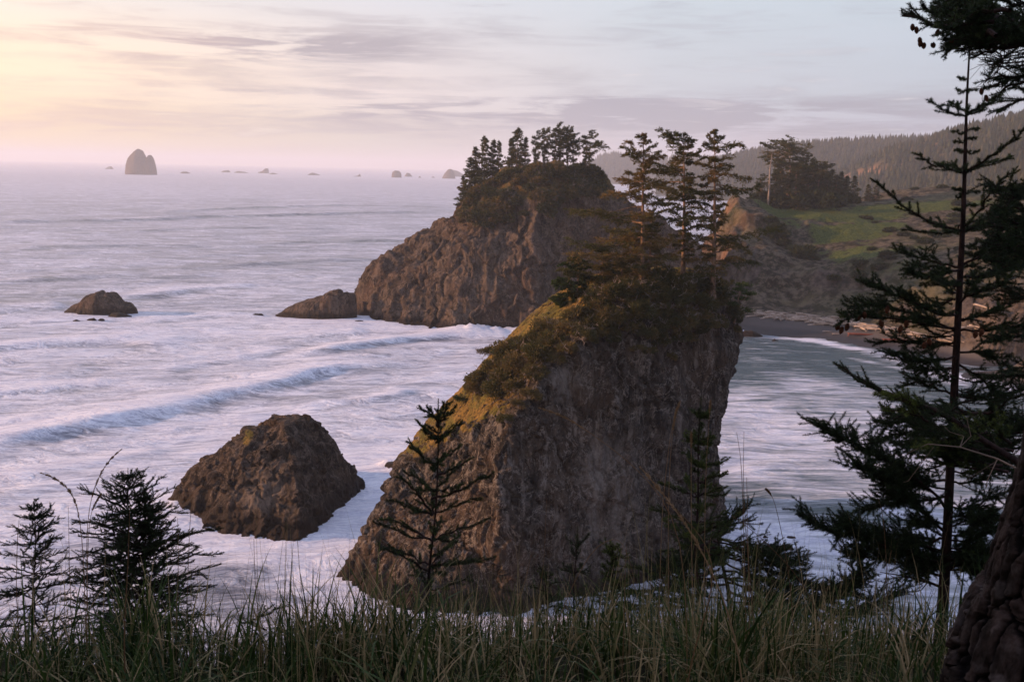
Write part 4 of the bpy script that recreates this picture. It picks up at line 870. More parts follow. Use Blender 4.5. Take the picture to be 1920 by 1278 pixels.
def lobes(left, right, mpp):
    """limb length by height for the two sides as seen in the photo, metres per pixel mpp"""
    lt, lv = zip(*left); rt_, rv = zip(*right)
    def f(t, az):
        a = np.interp(t, lt, lv)*mpp; b = np.interp(t, rt_, rv)*mpp; w = 0.5+0.5*math.cos(az); s = math.sin(az)
        return (a*(1-w)+b*w)*(1 if abs(s) < .6 else (0.75 if s > 0 else 0.42))
    return f
def big_spruces():
    rs = np.random.RandomState(11)
    specs = [
     ('spruce', 1203, 533, 252, 123.5, 0.34, lobes([(0, 40), (.1, 100), (.2, 140), (.3, 145), (.45, 130), (.55, 95), (.7, 92), (.78, 50), (.86, 52), (.93, 24), (1, 5)], [(0, 20), (.15, 30), (.3, 52), (.5, 50), (.7, 52), (.8, 42), (.92, 20), (1, 5)], .070), 66, .12, 'left of three big spruces on the near stack, long limbs reaching left', .72, .10),
     ('spruce', 1281, 517, 254, 129, 0.36, lobes([(.15, 5), (.3, 30), (.4, 50), (.55, 45), (.7, 62), (.8, 75), (.9, 68), (.96, 30), (1, 5)], [(.15, 5), (.3, 25), (.5, 38), (.65, 45), (.8, 42), (.9, 38), (.96, 16), (1, 5)], .070), 60, .22, 'middle of three big spruces on the near stack, dark with a ragged crown', .55, .08),
     ('spruce', 1337, 537, 244, 127, 0.36, lobes([(.1, 25), (.2, 55), (.35, 52), (.5, 50), (.65, 55), (.8, 45), (.92, 22), (1, 5)], [(.1, 45), (.2, 75), (.32, 92), (.45, 95), (.55, 72), (.7, 66), (.8, 55), (.88, 48), (.95, 15), (1, 5)], .070), 64, .12, 'right of three big spruces on the near stack, low limbs reaching far right', .62, .10)]
    for nm, px, pb, pt, Y, r, reach, nl, t0, lab, tint, dead in specs:
        b, t = W(px, pb, Y), W(px+2, pt, Y); b[2] -= 1.6; h = t[2]-b[2]
        tr, cw = conifer(h, r, reach, nl, rs, t0=t0, spray=.42, dens=1.5, el=.36, ew=.095, tint=tint, dead=dead, droop=-.10, rise=.14, trunk_wob=.006, lean=((t[0]-b[0])/h, 0), flat=.34, sub=.34)
        plant_tree(nm, b, lab, 'tree', 'big spruces on top of the near stack', tr, cw, M['mid_leaf'], M['mid_bark'])
    b, t = W(1218, 512, 127), W(1224, 395, 127); h = t[2]-b[2]+1
    tr, cw = conifer(h, .17, lobes([(.2, 20), (.5, 40), (.8, 30), (1, 5)], [(.2, 50), (.5, 55), (.8, 35), (1, 5)], .07), 34, rs, t0=.2, spray=.5, dens=1.4, el=.32, ew=.085, tint=.62, dead=.1, flat=.25)
    plant_tree('spruce', b-[0, 0, 1], 'thin reddish spruce half hidden between left and middle big spruces', 'tree', None, tr, cw, M['mid_leaf'], M['mid_bark'])
    # leaning and layered trees over the left shoulder
    for px, pb, pt, Y, lr, tint, lab, nm in [
        (1130, 540, 468, 125, ([(.1, 60), (.5, 70), (.8, 60), (1, 20)], [(.1, 40), (.5, 50), (.9, 20)]), .5, 'broad ochre-tinged spruce at the foot of the left big spruce', 'spruce'),
        (1165, 535, 480, 129, ([(.1, 60), (.5, 60), (.8, 50), (1, 10)], [(.1, 40), (.5, 40), (.9, 20)]), .45, 'low flat-topped spruce behind the left big spruce', 'spruce'),
        (1080, 590, 485, 127, ([(.0, 30), (.3, 50), (.6, 48), (.85, 38), (1, 12)], [(0, 50), (.3, 50), (.6, 40), (.9, 25)]), .40, 'dark bushy shore pine at the upper left edge of the near stack', 'shore_pine'),
        (1055, 630, 560, 126.5, ([(.0, 28), (.4, 34), (.8, 26), (1, 10)], [(0, 30), (.4, 36), (.9, 20)]), .35, 'low dark shore pine below the bushy pine on the left edge', 'shore_pine')]:
        b, t = W(px, pb, Y), W(px-4, pt, Y); h = t[2]-b[2]+1.2
        pine = nm == 'shore_pine'
        tr, cw = conifer(h, .22, lobes(lr[0], lr[1], .062), 46 if pine else 26, rs, t0=.04, spray=.5, dens=2.2 if pine else 1.7, el=.26 if pine else .36, ew=.12 if pine else .11, tint=tint, dead=.05, flat=.5 if pine else .25, rise=.15, tuft=1.3, trunk_wob=.03)
        plant_tree(nm, b-[0, 0, 1.2], lab, 'tree', None, tr, cw, M['pine_leaf'] if pine else M['mid_leaf'], M['mid_bark'])
    # small shore pine leaning out on the right rim: flat pads of foliage
    b = W(1378, 600, 131.5); tr, cw = MB(), MB()
    P = np.array([W(1376, 606, 131.5), W(1386, 580, 131.5), W(1384, 560, 131.5), W(1392, 540, 131.5)]) - b; tubes(tr, P, [.14, .11, .08, .05], 7)
    for px, py, wx, dy in [(1393, 536, 15, 0), (1405, 553, 13, .3), (1366, 552, 13, -.3), (1390, 562, 14, .6), (1372, 571, 15, -.4), (1398, 584, 14, .1), (1386, 545, 12, -.7)]:
        q = W(px, py, 131.5+dy*2) - b; base = W(1385, py+14, 131.5) - b; tubes(tr, np.array([base, (base+q)/2+[0, 0, -.1], q]), [.06, .05, .03], 5)
        n = 420; r = rs.normal(size=(n, 3))*np.array([.034*wx, .034*wx, .20]); r[:, 2] = np.abs(r[:, 2])*.9
        leaves(cw, q+r, norm(rs.normal(size=(n, 3))*[1, 1, .6]+[0, 0, .7]), .20+.16*rs.rand(n), .09+.05*rs.rand(n), np.clip(.5+.2*rs.normal(size=n), 0, 1), rs)
    plant_tree('shore_pine', b, 'small dark green shore pine leaning out over the right rim of the near stack', 'tree', None, tr, cw, M['pine_leaf'], M['mid_bark'])
big_spruces()

def shrub_mesh(rs, r=1.0, n=2600, el=.2, ew=.09, tint=.5, squash=.75, stems=10, clumps=26, bare=0.0):
    """rounded wind-cut shrub: leaf clumps over a domed volume on visible stems"""
    cw, st = MB(), MB(); d = norm(rs.normal(size=(clumps, 3))); d[:, 2] = np.abs(d[:, 2])*.9 - .12
    c = d*(.55+.4*rs.rand(clumps, 1))*[r, r, r*squash]; cr_ = r*(.22+.18*rs.rand(clumps))
    for i in range(stems):
        q = c[i]; tubes(st, np.array([[q[0]*.1, q[1]*.1, -.3*r], q*[.4, .4, .35], q*1.02]), np.array([.05, .035, .012])*r**.5, 5)
    k = rs.randint(0, clumps, n); o = norm(rs.normal(size=(n, 3)))*(rs.rand(n, 1)**.4)
    P = c[k] + o*cr_[k][:, None]; D = norm(o*.8 + d[k]*.5 + rs.normal(size=(n, 3))*.5 + [0, 0, .15])
    ct = rs.normal(size=clumps)*.16
    tt = np.clip(tint + ct[k] + rs.normal(size=n)*.10, 0, 1); leaves(cw, P, D, el*(.5+.9*rs.rand(n)), ew*(.5+.9*rs.rand(n)), tt, rs)
    if bare:
        for i in range(int(26*bare)):
            a = norm(rs.normal(size=3)+[0, 0, .4])*[1, 1, .8]; p = curve(a*r*.4, norm(a+rs.normal(size=3)*.5), r*.9, .05, 5, rs, .15); tubes(st, p, np.array([.035, .028, .022, .014, .006]), 4)
            for j in range(2): tubes(st, curve(p[2+j], norm(a+rs.normal(size=3)*.8), r*.4, .0, 4, rs, .15), np.array([.018, .014, .01, .004]), 4)
    return cw, st
def shrub_proto(name, rs, leafmat, stemmat, **kw):
    cw, st = shrub_mesh(rs, **kw)
    root = bpy.data.objects.new(name, None); COL.objects.link(root)
    cw.build('foliage', leafmat, root, smooth=False); st.build('stem', stemmat, root); return root
def place_shrubs(key, spots, protos, label, group, rs, cat='shrub', first=None, out=0.35):
    for i, (px, py, s) in enumerate(spots):
        p, n = on_rock(key, px, py) if key != 'head' else (on_head(px, py), np.array([0, 0, 1.0]))
        pr = protos[rs.randint(len(protos))]
        if 'category' not in pr: c = pr; use = True; c.location = tuple(p+n*s*out)
        else: c = pr.copy(); COL.objects.link(c); [None for ch in pr.children if not _cp(ch, c)]
        c.location = tuple(p + n*s*out - np.array([0, 0, s*.15])); c.rotation_euler = (rs.normal()*.25, rs.normal()*.25, rs.rand()*6.28); k = s*(.85+.3*rs.rand()); c.scale = (k*(1.0+.3*rs.rand()), k, k*(.75+.35*rs.rand()))
        tag(c, label, cat, group)
def _cp(ch, c):
    d = ch.copy(); COL.objects.link(d); d.parent = c
def shrubs():
    rs = np.random.RandomState(23)
    kr = [shrub_proto('krummholz_spruce', rs, M['mid_leaf'], M['dead_wood'], n=3600, el=.26, ew=.07, tint=t, squash=.8, bare=b, clumps=34) for t, b in [(.30, .4), (.50, .9), (.70, .7), (.42, .3)]]
    spots = []
    # crown of the near stack, densely packed
    for px, py, s in [(1215, 535, 1.5), (1245, 530, 1.6), (1268, 528, 1.5), (1290, 527, 1.4), (1312, 532, 1.5), (1335, 543, 1.4), (1352, 560, 1.3), (1366, 580, 1.1), (1378, 598, .8), (1380, 612, .6),
                      (1190, 545, 1.5), (1165, 548, 1.5), (1140, 560, 1.5), (1115, 575, 1.5), (1225, 560, 1.5), (1260, 560, 1.6), (1295, 560, 1.5), (1325, 575, 1.3), (1345, 595, 1.0),
                      (1190, 580, 1.4), (1160, 590, 1.4), (1130, 605, 1.4), (1220, 595, 1.3), (1250, 600, 1.4), (1285, 595, 1.3), (1315, 605, 1.0), (1180, 615, 1.1), (1205, 630, 1.0), (1240, 635, 1.0), (1268, 628, .9), (1222, 655, .7), (1255, 660, .6), (1152, 632, .9), (1195, 655, .7), (1290, 628, .8)]:
        spots.append((px+rs.normal()*4, py+rs.normal()*3, s))
    spots = [(a, b_, s*1.15) for a, b_, s in spots] + [(a+rs.normal()*9, b_+rs.normal()*8+4, s*1.0) for a, b_, s in spots[10:30]]
    place_shrubs('main', spots, kr, 'tangled windblown spruce scrub covering the flat crown of the near stack', 'spruce scrub on the near stack crown', rs)
    br = [shrub_proto('evergreen_shrub', rs, M['shrub_leaf'], M['dead_wood'], n=2600, el=.15, ew=.085, tint=t, squash=.72, bare=.2, clumps=30) for t in (.35, .55, .72)]
    spots = []
    for px, py, s in [(1010, 640, 1.4), (985, 655, 1.5), (960, 670, 1.5), (935, 690, 1.4), (915, 712, 1.4), (1030, 620, 1.4), (1045, 640, 1.5), (1015, 668, 1.4), (985, 690, 1.5), (955, 712, 1.5), (930, 730, 1.3), (900, 735, 1.2), (1000, 700, 1.2),
                      (970, 735, 1.2), (1065, 620, 1.4), (1085, 600, 1.4), (1090, 630, 1.1), (1105, 615, 1.2), (945, 668, 1.2), (925, 660, 1.0), (893, 718, 1.0), (975, 760, .9), (955, 785, .8), (990, 735, .9), (1060, 655, .9), (1040, 665, .8)]:
        spots.append((px+rs.normal()*3, py+rs.normal()*3, s))
    spots = [(a, b_, s*1.3) for a, b_, s in spots] + [(a+rs.normal()*7, b_+rs.normal()*7, s*1.1) for a, b_, s in spots[:14]]
    place_shrubs('main', spots, br, 'low dense evergreen shrub on the left turf slope of the near stack', 'shrubs on the near stack slope', rs)
    pn = shrub_proto('shrub', rs, M['pine_leaf'], M['mid_bark'], n=1500, el=.16, ew=.07, tint=.2, squash=.6, clumps=14)
    for i, (px, py, s, lab) in enumerate([(862, 742, .85, 'small dark bush alone on the left edge of the turf slope'), (836, 770, .35, 'tiny dark bush at the lowest left edge of the turf slope'), (932, 655, 1.0, 'dark flat-topped bush jutting from the left skyline of the near stack')]):
        p, n = on_rock('main', px+5, py+8, 9); c = pn if i == 0 else pn.copy()
        if i: COL.objects.link(c); [_cp(ch, c) for ch in pn.children]
        c.location = tuple(W(px, py+4, p[1])); c.rotation_euler = (0, 0, i*2.0); c.scale = (s,)*3; tag(c, lab, 'bush')
    # middle stack: scrub over its upper part
    fr = [shrub_proto('krummholz_spruce', rs, M['mid_leaf'], M['dead_wood'], n=1500, el=.42, ew=.14, tint=t, squash=.8, bare=b, clumps=26) for t, b in [(.25, .3), (.5, .8), (.7, .5)]]
    spots = []
    for i in range(95):
        px = rs.uniform(868, 1120); top = np.interp(px, [868, 900, 960, 1000, 1110, 1125], [395, 352, 325, 315, 316, 335]); bot = np.interp(px, [868, 930, 1000, 1120], [415, 425, 400, 360])
        py = top + (bot-top)*rs.rand()**.8; spots.append((px, py, rs.uniform(1.5, 2.6)))
    for px in np.linspace(870, 1122, 26):
        top = np.interp(px, [868, 900, 960, 1000, 1110, 1125], [398, 355, 326, 317, 318, 335]); spots.append((px, top+3, rs.uniform(1.5, 2.6)))
    place_shrubs('far', spots, fr, 'hazy windblown scrub clothing the top of the middle stack', 'scrub on the middle stack', rs, out=.3)
shrubs()

def middle_stack_trees():
    rs = np.random.RandomState(31)
    def cone_reach(R, p=.75): return lambda t, az: R*(1-t)**p*(0.8+0.35*math.sin(az*2+t*9))
    def flag(R): return lambda t, az: R*(0.35+0.9*math.exp(-((t-.72)/.24)**2))*(.7+.5*math.cos(az))
    protos = []
    for j in range(3): protos.append(conifer(12, .24, cone_reach(3.0+.5*j), 46, rs, t0=.03, spray=.45, dens=1.2, el=.55, ew=.18, tint=.42, droop=-.15, sub=.55))
    for j in range(3): protos.append(conifer(12, .26, flag(2.9+.5*j), 34, rs, t0=.25, spray=.46, dens=1.2, el=.5, ew=.17, tint=.38, rise=.3, flat=.5, sub=.5, trunk_wob=.03))
    roots = []
    G = 'spruces along the top of the middle stack'
    #     base px, base py, top py, Y, proto, width scale, label
    T = [(868, 392, 330, 352, 0, 1.0, 'lowest spruce at the far left end of the row on the middle stack'),
         (878, 378, 296, 350, 1, 1.0, 'narrow spruce, second from the left end of the row on the middle stack'),
         (889, 372, 276, 351, 0, 1.1, 'tapering spruce, third from the left end of the row on the middle stack'),
         (908, 362, 257, 350, 2, 1.0, 'tall pointed spruce, fourth from the left end of the row on the middle stack'),
         (922, 356, 263, 352, 1, .9, 'dense spruce, fifth from the left on the middle stack, beside a gap'),
         (934, 350, 265, 354, 2, .75, 'slim spruce on the left side of the first gap in the row'),
         (958, 345, 262, 348, 1, .9, 'spruce just left of the tallest one on the middle stack'),
         (968, 340, 241, 346, 2, 1.15, 'tallest broad spruce left of centre on the middle stack'),
         (984, 338, 258, 347, 0, .9, 'spruce just right of the tallest one on the middle stack'),
         (1003, 330, 257, 346, 4, .8, 'thin spruce with open top in the centre gap of the row'),
         (1020, 322, 246, 345, 3, .95, 'bare-legged spruce, left of the close-set pair right of centre'),
         (1038, 318, 242, 345, 4, 1.0, 'tall bare-legged spruce in the middle of the close-set cluster'),
         (1050, 318, 248, 347, 5, .9, 'bare-legged spruce at the back of the close-set cluster'),
         (1064, 318, 244, 345, 3, .9, 'tall narrow-topped spruce right of the close-set cluster'),
         (1075, 320, 268, 347, 5, .7, 'short ragged spruce between the cluster and the flag-shaped tree'),
         (1097, 324, 256, 343, 4, 1.35, 'flag-shaped spruce, last on the right of the middle stack')]
    used = {}
    for k, (px, pb, pt, Y, pj, ws, lab) in enumerate(T):
        b, t = W(px, pb, Y), W(px+(8 if k == 15 else 1), pt, Y); b[2] -= 1.5; h = t[2]-b[2]; s = h/12
        sc_ = (s*ws, s*ws, s)
        if pj not in used:
            tr, cw = protos[pj]; r = plant_tree('spruce', b, lab, 'tree', G, tr, cw, M['mid_leaf'], M['mid_bark'], rs.rand()*6 if pj < 3 else rs.normal()*.4); r.scale = sc_; used[pj] = r
        else: copy_tree(used[pj], b, rs.rand()*6 if pj < 3 else rs.normal()*.5, sc_, lab)
    # grove on the headland
    G2 = 'conifers in the headland grove'
    Hd = [(1440, 385, 288, 432, 'snag', .6, ''), (1476, 378, 272, 440, 5, 1.5, 'broad wind-torn spruce standing tallest in the headland grove'), (1462, 380, 300, 445, 3, 1.2, 'second spruce from the dead snag at the left of the headland grove'),
          (1504, 384, 300, 450, 4, 1.1, 'flat-topped spruce right of the tallest one in the headland grove'), (1522, 384, 298, 452, 1, 1.3, 'rounded dense spruce at the centre of the headland grove'), (1540, 384, 308, 450, 2, 1.3, 'dense spruce behind the middle of the headland grove'),
          (1556, 384, 318, 448, 0, 1.3, 'spruce where the headland grove begins to step down'), (1572, 382, 322, 450, 1, 1.1, 'pointed spruce, third from the right end of the headland grove'), (1586, 380, 330, 448, 2, 1.1, 'pointed spruce, second from the right end of the headland grove'),
          (1425, 388, 335, 438, 4, 1.2, 'low leaning spruce at the left foot of the headland grove, before the snag'), (1450, 386, 322, 436, 2, 1.6, 'dark dense spruce directly right of the dead snag base'), (1490, 386, 305, 436, 2, 1.6, 'dark full-skirted spruce in front of the tallest headland tree'),
          (1512, 386, 312, 438, 0, 1.7, 'full-skirted dark spruce in the front middle of the headland grove'), (1532, 386, 310, 440, 5, 1.3, 'ragged-topped spruce in the front middle of the headland grove'), (1548, 386, 322, 440, 2, 1.6, 'broad dark spruce in front right of the headland grove'), (1564, 384, 328, 442, 0, 1.6, 'broad dark spruce, front right of centre, beside the stepped-down conifers'), (1580, 383, 337, 444, 1, 1.7, 'short broad spruce low in the right part of the headland grove'),
          (1600, 378, 330, 452, 0, 1.3, 'cone-shaped young spruce at the right end of the main headland grove'), (1628, 374, 346, 455, 1, 1.5, 'small dark spruce apart at the right, left of its low pair'), (1642, 372, 345, 457, 2, 1.5, 'small dark spruce apart at the right, right of its low pair')]
    for k, (px, pb, pt, Y, pj, ws, lab) in enumerate(Hd):
        b, t = W(px, pb, Y), W(px, pt, Y)
        if pj == 'snag':
            tr = MB(); h = t[2]-b[2]+2; P = np.array([[0, 0, 0], [.1, 0, h*.4], [-.1, 0, h*.75], [.3, 0, h]]); tubes(tr, P, [.5, .4, .3, .12], 8)
            for j in range(16):
                z = h*(.3+.65*rs.rand()); a = rs.rand()*6.28; tubes(tr, curve(np.array([0, 0, z]), np.array([math.cos(a), math.sin(a), .2]), .6+1.4*rs.rand(), .1, 4, rs), [.12, .09, .06, .03], 5)
            o = tr.build('dead_tree', M['dead_wood']); o.location = tuple(b-[0, 0, 2]); tag(o, 'bare weathered snag at the left end of the headland grove', 'dead tree'); continue
        h = t[2]-b[2]+1.5; s = h/12
        copy_tree(used[pj], b-[0, 0, 1.5], rs.rand()*6, (s*ws, s*ws, s), lab)['group'] = G2
    rs2 = np.random.RandomState(5)
    bush = [shrub_proto('scrub_bush', rs2, M['mid_leaf'], M['dead_wood'], n=1600, el=.5, ew=.2, tint=t, squash=.8, clumps=30) for t in (.1, .3)]
    spots = []
    for px in np.linspace(1405, 1600, 34): spots.append((px+rs2.normal()*2, np.interp(px, [1405, 1450, 1600], [392, 388, 381]), rs2.uniform(3.0, 4.8)*np.interp(px, [1405, 1440, 1600], [.7, 1, .7])))
    for a, b_, s in [(1430, 360, 4.5), (1450, 350, 4.5), (1500, 355, 5), (1530, 350, 5), (1550, 360, 4.5), (1480, 355, 4.5), (1415, 372, 3.5)]: spots.append((a, 385, s*1.1))
    for i, (px, py, s) in enumerate(spots):
        Y = 440+rs2.normal()*5; p = W(px, py, Y); c = bush[i % 2]
        if 'category' in c:
            o = c; c = o.copy(); COL.objects.link(c); [_cp(ch, c) for ch in o.children]
        c.location = tuple(p+[0, 0, s*.15]); c.rotation_euler = (0, 0, rs2.rand()*6); c.scale = (s*.9, s*.9, s*1.05); tag(c, 'dark bush filling the foot of the headland grove', 'bush', 'bushes under the headland grove')
    dark = shrub_proto('scrub_bush', rs2, M['mid_leaf'], M['dead_wood'], n=1400, el=.5, ew=.2, tint=.15, squash=.6, clumps=30)
    for i, (px, py, s) in enumerate([(1600+rs2.rand()*300, 400+rs2.rand()*150, 1.0+rs2.rand()*1.6) for _ in range(45)] + [(1455, 425, 3.2), (1462, 440, 3.5), (1470, 455, 2.6), (1500, 475, 3.6), (1512, 468, 3.2), (1490, 465, 2.6), (1520, 482, 2.4), (1445, 412, 2.5), (1590, 345, 1), (1715, 352, 1.6), (1770, 349, 2.2), (1700, 372, 2), (1725, 500, 2.5), (1650, 500, 2.2), (1760, 440, 3), (1700, 465, 2.2), (1820, 420, 3.4), (1560, 520, 2), (1850, 480, 3), (1800, 380, 3)]):
        p = on_head(px, py); c = dark
        if i: c = dark.copy(); COL.objects.link(c); [_cp(ch, c) for ch in dark.children]
        c.location = tuple(p); c.rotation_euler = (0, 0, i*1.3); c.scale = (s*1.1, s, s*.8); tag(c, 'dark scrubby bush on the open headland slope', 'bush', 'bushes on the headland slope')
middle_stack_trees()

def driftwood():
    rs = np.random.RandomState(3); mb = MB()
    P = np.array([[-.5, 0, 0], [-.2, .01, .004], [.15, -.005, .006], [.5, .012, 0]]); tubes(mb, P, [.035, .034, .028, .016], 8)
    for j in range(3): tubes(mb, np.array([[-.5, 0, 0], [-.56, rs.normal()*.05, rs.normal()*.04]]), [.02, .006], 5)
    proto = None; line = [(1400, 594), (1440, 598), (1480, 601), (1520, 604), (1560, 609), (1600, 614), (1640, 621), (1700, 633), (1760, 645), (1850, 658)]
    L = np.array([S(a, c, 2.7) for a, c in line]); k = np.linspace(0, 1, len(L))
    lab = 'bleached driftwood log in the jumble along the top of the beach'
    for i in range(210):
        u = rs.rand() if i > 60 else rs.uniform(.12, .6); p = np.array([np.interp(u, k, L[:, j]) for j in range(3)]); off = rs.normal()*1.1 + 1.8
        w = 1.0+1.6*math.exp(-((u-.42)/.2)**2); p[1] += off*w*.8; p[0] += off*.3; p[2] = head_z(p[0], p[1]) + .15 + .25*rs.rand()
        if i == 0: o = mb.build('driftwood_log', M['drift']); proto = o
        else: o = proto.copy(); COL.objects.link(o)
        s = rs.uniform(2.0, 8.5); o.location = tuple(p); o.scale = (s, s*.8+1.5, s*.8+1.5); o.rotation_euler = (0, rs.normal()*.10, -.35+rs.normal()*.55 + (1.5 if rs.rand() < .12 else 0)); tag(o, lab, 'log', 'driftwood logs on the beach')
    for px, py, s, m, la in [(1620, 627, 9, 'red_log', 'rusty red log lying alone on the open beach, left of a longer one'), (1690, 637, 9, 'red_log', 'long dark red log on the beach behind the spruce branches'), (1552, 619, 3, 'drift', 'short pale log washed onto the middle of the beach'), (1568, 624, 2.6, 'drift', 'short log chunk near the waterline, right of another short one')]:
        me = proto.data.copy(); me.materials.clear(); me.materials.append(M[m]); o = bpy.data.objects.new('driftwood_log', me); COL.objects.link(o)
        p = on_head(px, py); o.location = (p[0], p[1], p[2]+.3); o.scale = (s, s+2, s+2); o.rotation_euler = (0, 0, -.15); tag(o, la, 'log')
driftwood()
def van():
    """tiny white camper on the road cut of the far hill"""
    p = W(1667, 304.5, 1490); b = MB(); L, Wd, H = 8.5, 2.4, 2.6
    X = [-L/2, -L/2, L/2-1.2, L/2, L/2]; Z = [.5, H+.5, H+.5, 1.6, .5]
    V = [(x, y, z) for y in (-Wd/2, Wd/2) for x, z in zip(X, Z)]
    root = empty('camper_van', p, 'tiny white camper van on the road cut across the far hillside', 'van')
    b.add(V, [(i, (i+1) % 5, (i+1) % 5+5, i+5) for i in range(5)]); b.add([V[i] for i in (0, 1, 2, 3, 4)], [(0, 1, 2), (0, 2, 3), (0, 3, 4)]); b.add([V[i+5] for i in (0, 1, 2, 3, 4)], [(0, 2, 1), (0, 3, 2), (0, 4, 3)])
    m, t, bs, o_ = new_mat('white paint', .4, .4); bs.inputs['Base Color'].default_value = (.8, .8, .8, 1); b.build('body', m, root, smooth=False)
    m2, t, bs, o_ = new_mat('black rubber', .8, .2); bs.inputs['Base Color'].default_value = (.02, .02, .02, 1)
    for x in (-2.6, 2.6):
        for y in (-1.1, 1.1):
            w = MB(); tubes(w, np.array([[x, y-.12, .4], [x, y+.12, .4]]), [.4, .4], 14); w.add([[x, y-.121 if y < 0 else y+.121, .4]] + [[x+.4*math.cos(a), y-.121 if y < 0 else y+.121, .4+.4*math.sin(a)] for a in np.arange(14)*math.pi/7], [(0, i+1, (i+1) % 14+1) for i in range(14)]); w.build('wheel', m2, root)
van()
# ---------------------------------------------------------------- foreground spruces
def clothe(leaf, P, rs, dens=800, nl=.019, nw=.003, tint=.45, lo=0.0, fwd=.55):
    """needles all round a batch of stems P (m,n,3)"""
    P = np.asarray(P, float); P = P[None] if P.ndim == 2 else P
    seg = np.linalg.norm(np.diff(P, axis=1), axis=2); L = seg.sum(1); cnt = np.maximum((L*dens).astype(int), 3)
    idx = np.repeat(np.arange(len(P)), cnt); u = lo + (1-lo)*rs.rand(len(idx))**.92; n = P.shape[1]
    f = u*(n-1); i = np.minimum(f.astype(int), n-2); f = (f-i)[:, None]
    B = P[idx, i]*(1-f) + P[idx, i+1]*f; T = norm(P[idx, i+1]-P[idx, i]); R = rperp(T, rs)
    D = norm(R*(1.0 + .2*rs.normal(size=(len(B), 1))) + T*fwd*(1+1.5*(u[:, None] > .96)) + [0, 0, .12])
    tb = rs.normal(size=len(P))*.12; tt = np.clip(tint + tb[idx] + rs.normal(size=len(B))*.07 + .10*(u > .8), 0, 1)
    needles(leaf, B, D, nl*(.7+.5*rs.rand(len(B)))*(1-.25*u), np.full(len(B), nw), tt, rs)
def near_branch(wood, leaf, P, r0, twig, rs, step=.045, dens=800, nl=.019, nw=.003, tint=.45, upb=.35, bare=.12, sub=True, taper=True, planar=.6):
    """branch: main line P with alternating side twigs, all clothed in needles"""
    P = np.asarray(P, float); n = len(P); k = np.linspace(0, 1, n); q = np.linspace(0, 1, 12)
    P = np.stack([np.interp(q, k, P[:, j]) for j in range(3)], 1)
    for _ in range(2): P[1:-1] = (P[:-2]+2*P[1:-1]+P[2:])/4
    P[1:-1] += rs.normal(size=(10, 3))*.006
    L = np.linalg.norm(np.diff(P, axis=0), axis=1).sum(); tubes(wood, P, r0*(1-.8*q)+.0015, 6)
    clothe(leaf, P[3:] if bare > .05 else P, rs, dens, nl, nw, tint)
    m = max(2, int(L/step)); u = bare + (1-bare)*(np.arange(m)+rs.rand(m)*.7)/m; u = np.clip(u, 0, .985)
    B = np.stack([np.interp(u, q, P[:, j]) for j in range(3)], 1); T = norm(np.stack([np.interp(u, q, np.gradient(P[:, j])) for j in range(3)], 1))
    sg = np.where(np.arange(m) % 2 == 0, 1., -1.)[:, None]; S1 = norm(np.cross(T, [0, 0, 1.])+1e-6)*sg
    D = norm(T*.95 + S1*planar + rs.normal(size=(m, 3))*.33 + [0, 0, upb*.5])
    Lt = twig*(.45+.75*rs.rand(m))*(1.15-.65*u if taper else 1) * np.clip((1-u)*6+.25, 0, 1)
    Lt = np.minimum(Lt, L*.6); s = np.linspace(0, 1, 5)[None, :, None]
    TP = B[:, None] + D[:, None]*Lt[:, None, None]*s + (T[:, None]*.18+np.array([0, 0, .12*upb]))*Lt[:, None, None]*s**2
    tubes(wood, TP, np.broadcast_to(np.linspace(.0032, .0012, 5)*max(1, r0/.008)**.4, (m, 5)), 4); clothe(leaf, TP, rs, dens, nl, nw, tint)
    if sub:
        big = np.where(Lt > .085)[0]
        if len(big):
            w = np.repeat(big, np.maximum(1, (Lt[big]/.04).astype(int))); uu = .2+.7*rs.rand(len(w)); f = uu*4; i = np.minimum(f.astype(int), 3); f = (f-i)[:, None]
            b2 = TP[w, i]*(1-f)+TP[w, i+1]*f; t2 = norm(TP[w, i+1]-TP[w, i]); d2 = norm(t2*.9 + rperp(t2, rs)*.75 + [0, 0, upb*.3])
            l2 = (.035+.05*rs.rand(len(w)))*np.clip(twig/.16, .6, 1.5); ss = np.linspace(0, 1, 4)[None, :, None]; T2 = b2[:, None]+d2[:, None]*l2[:, None, None]*ss
            tubes(wood, T2, np.broadcast_to(np.linspace(.002, .001, 4), (len(w), 4)), 3); clothe(leaf, T2, rs, dens, nl, nw, tint)
def cone_mesh(mb, p, l, rs):
    n = 9; s = np.linspace(0, 1, n); r = l*.27*np.sin(np.clip(s*.92+.06, 0, 1)*math.pi)**.7
    d = norm(np.array([rs.normal()*.25, rs.normal()*.25, -1.])); P = p + d*(s*l)[:, None]; k = 10
    for i in range(n-1):                                   # overlapping scale skirts
        tubes(mb, np.array([P[i], P[i+1]]), [r[i]*.8+.001, r[i+1]*1.18+.001], k, t=.5)
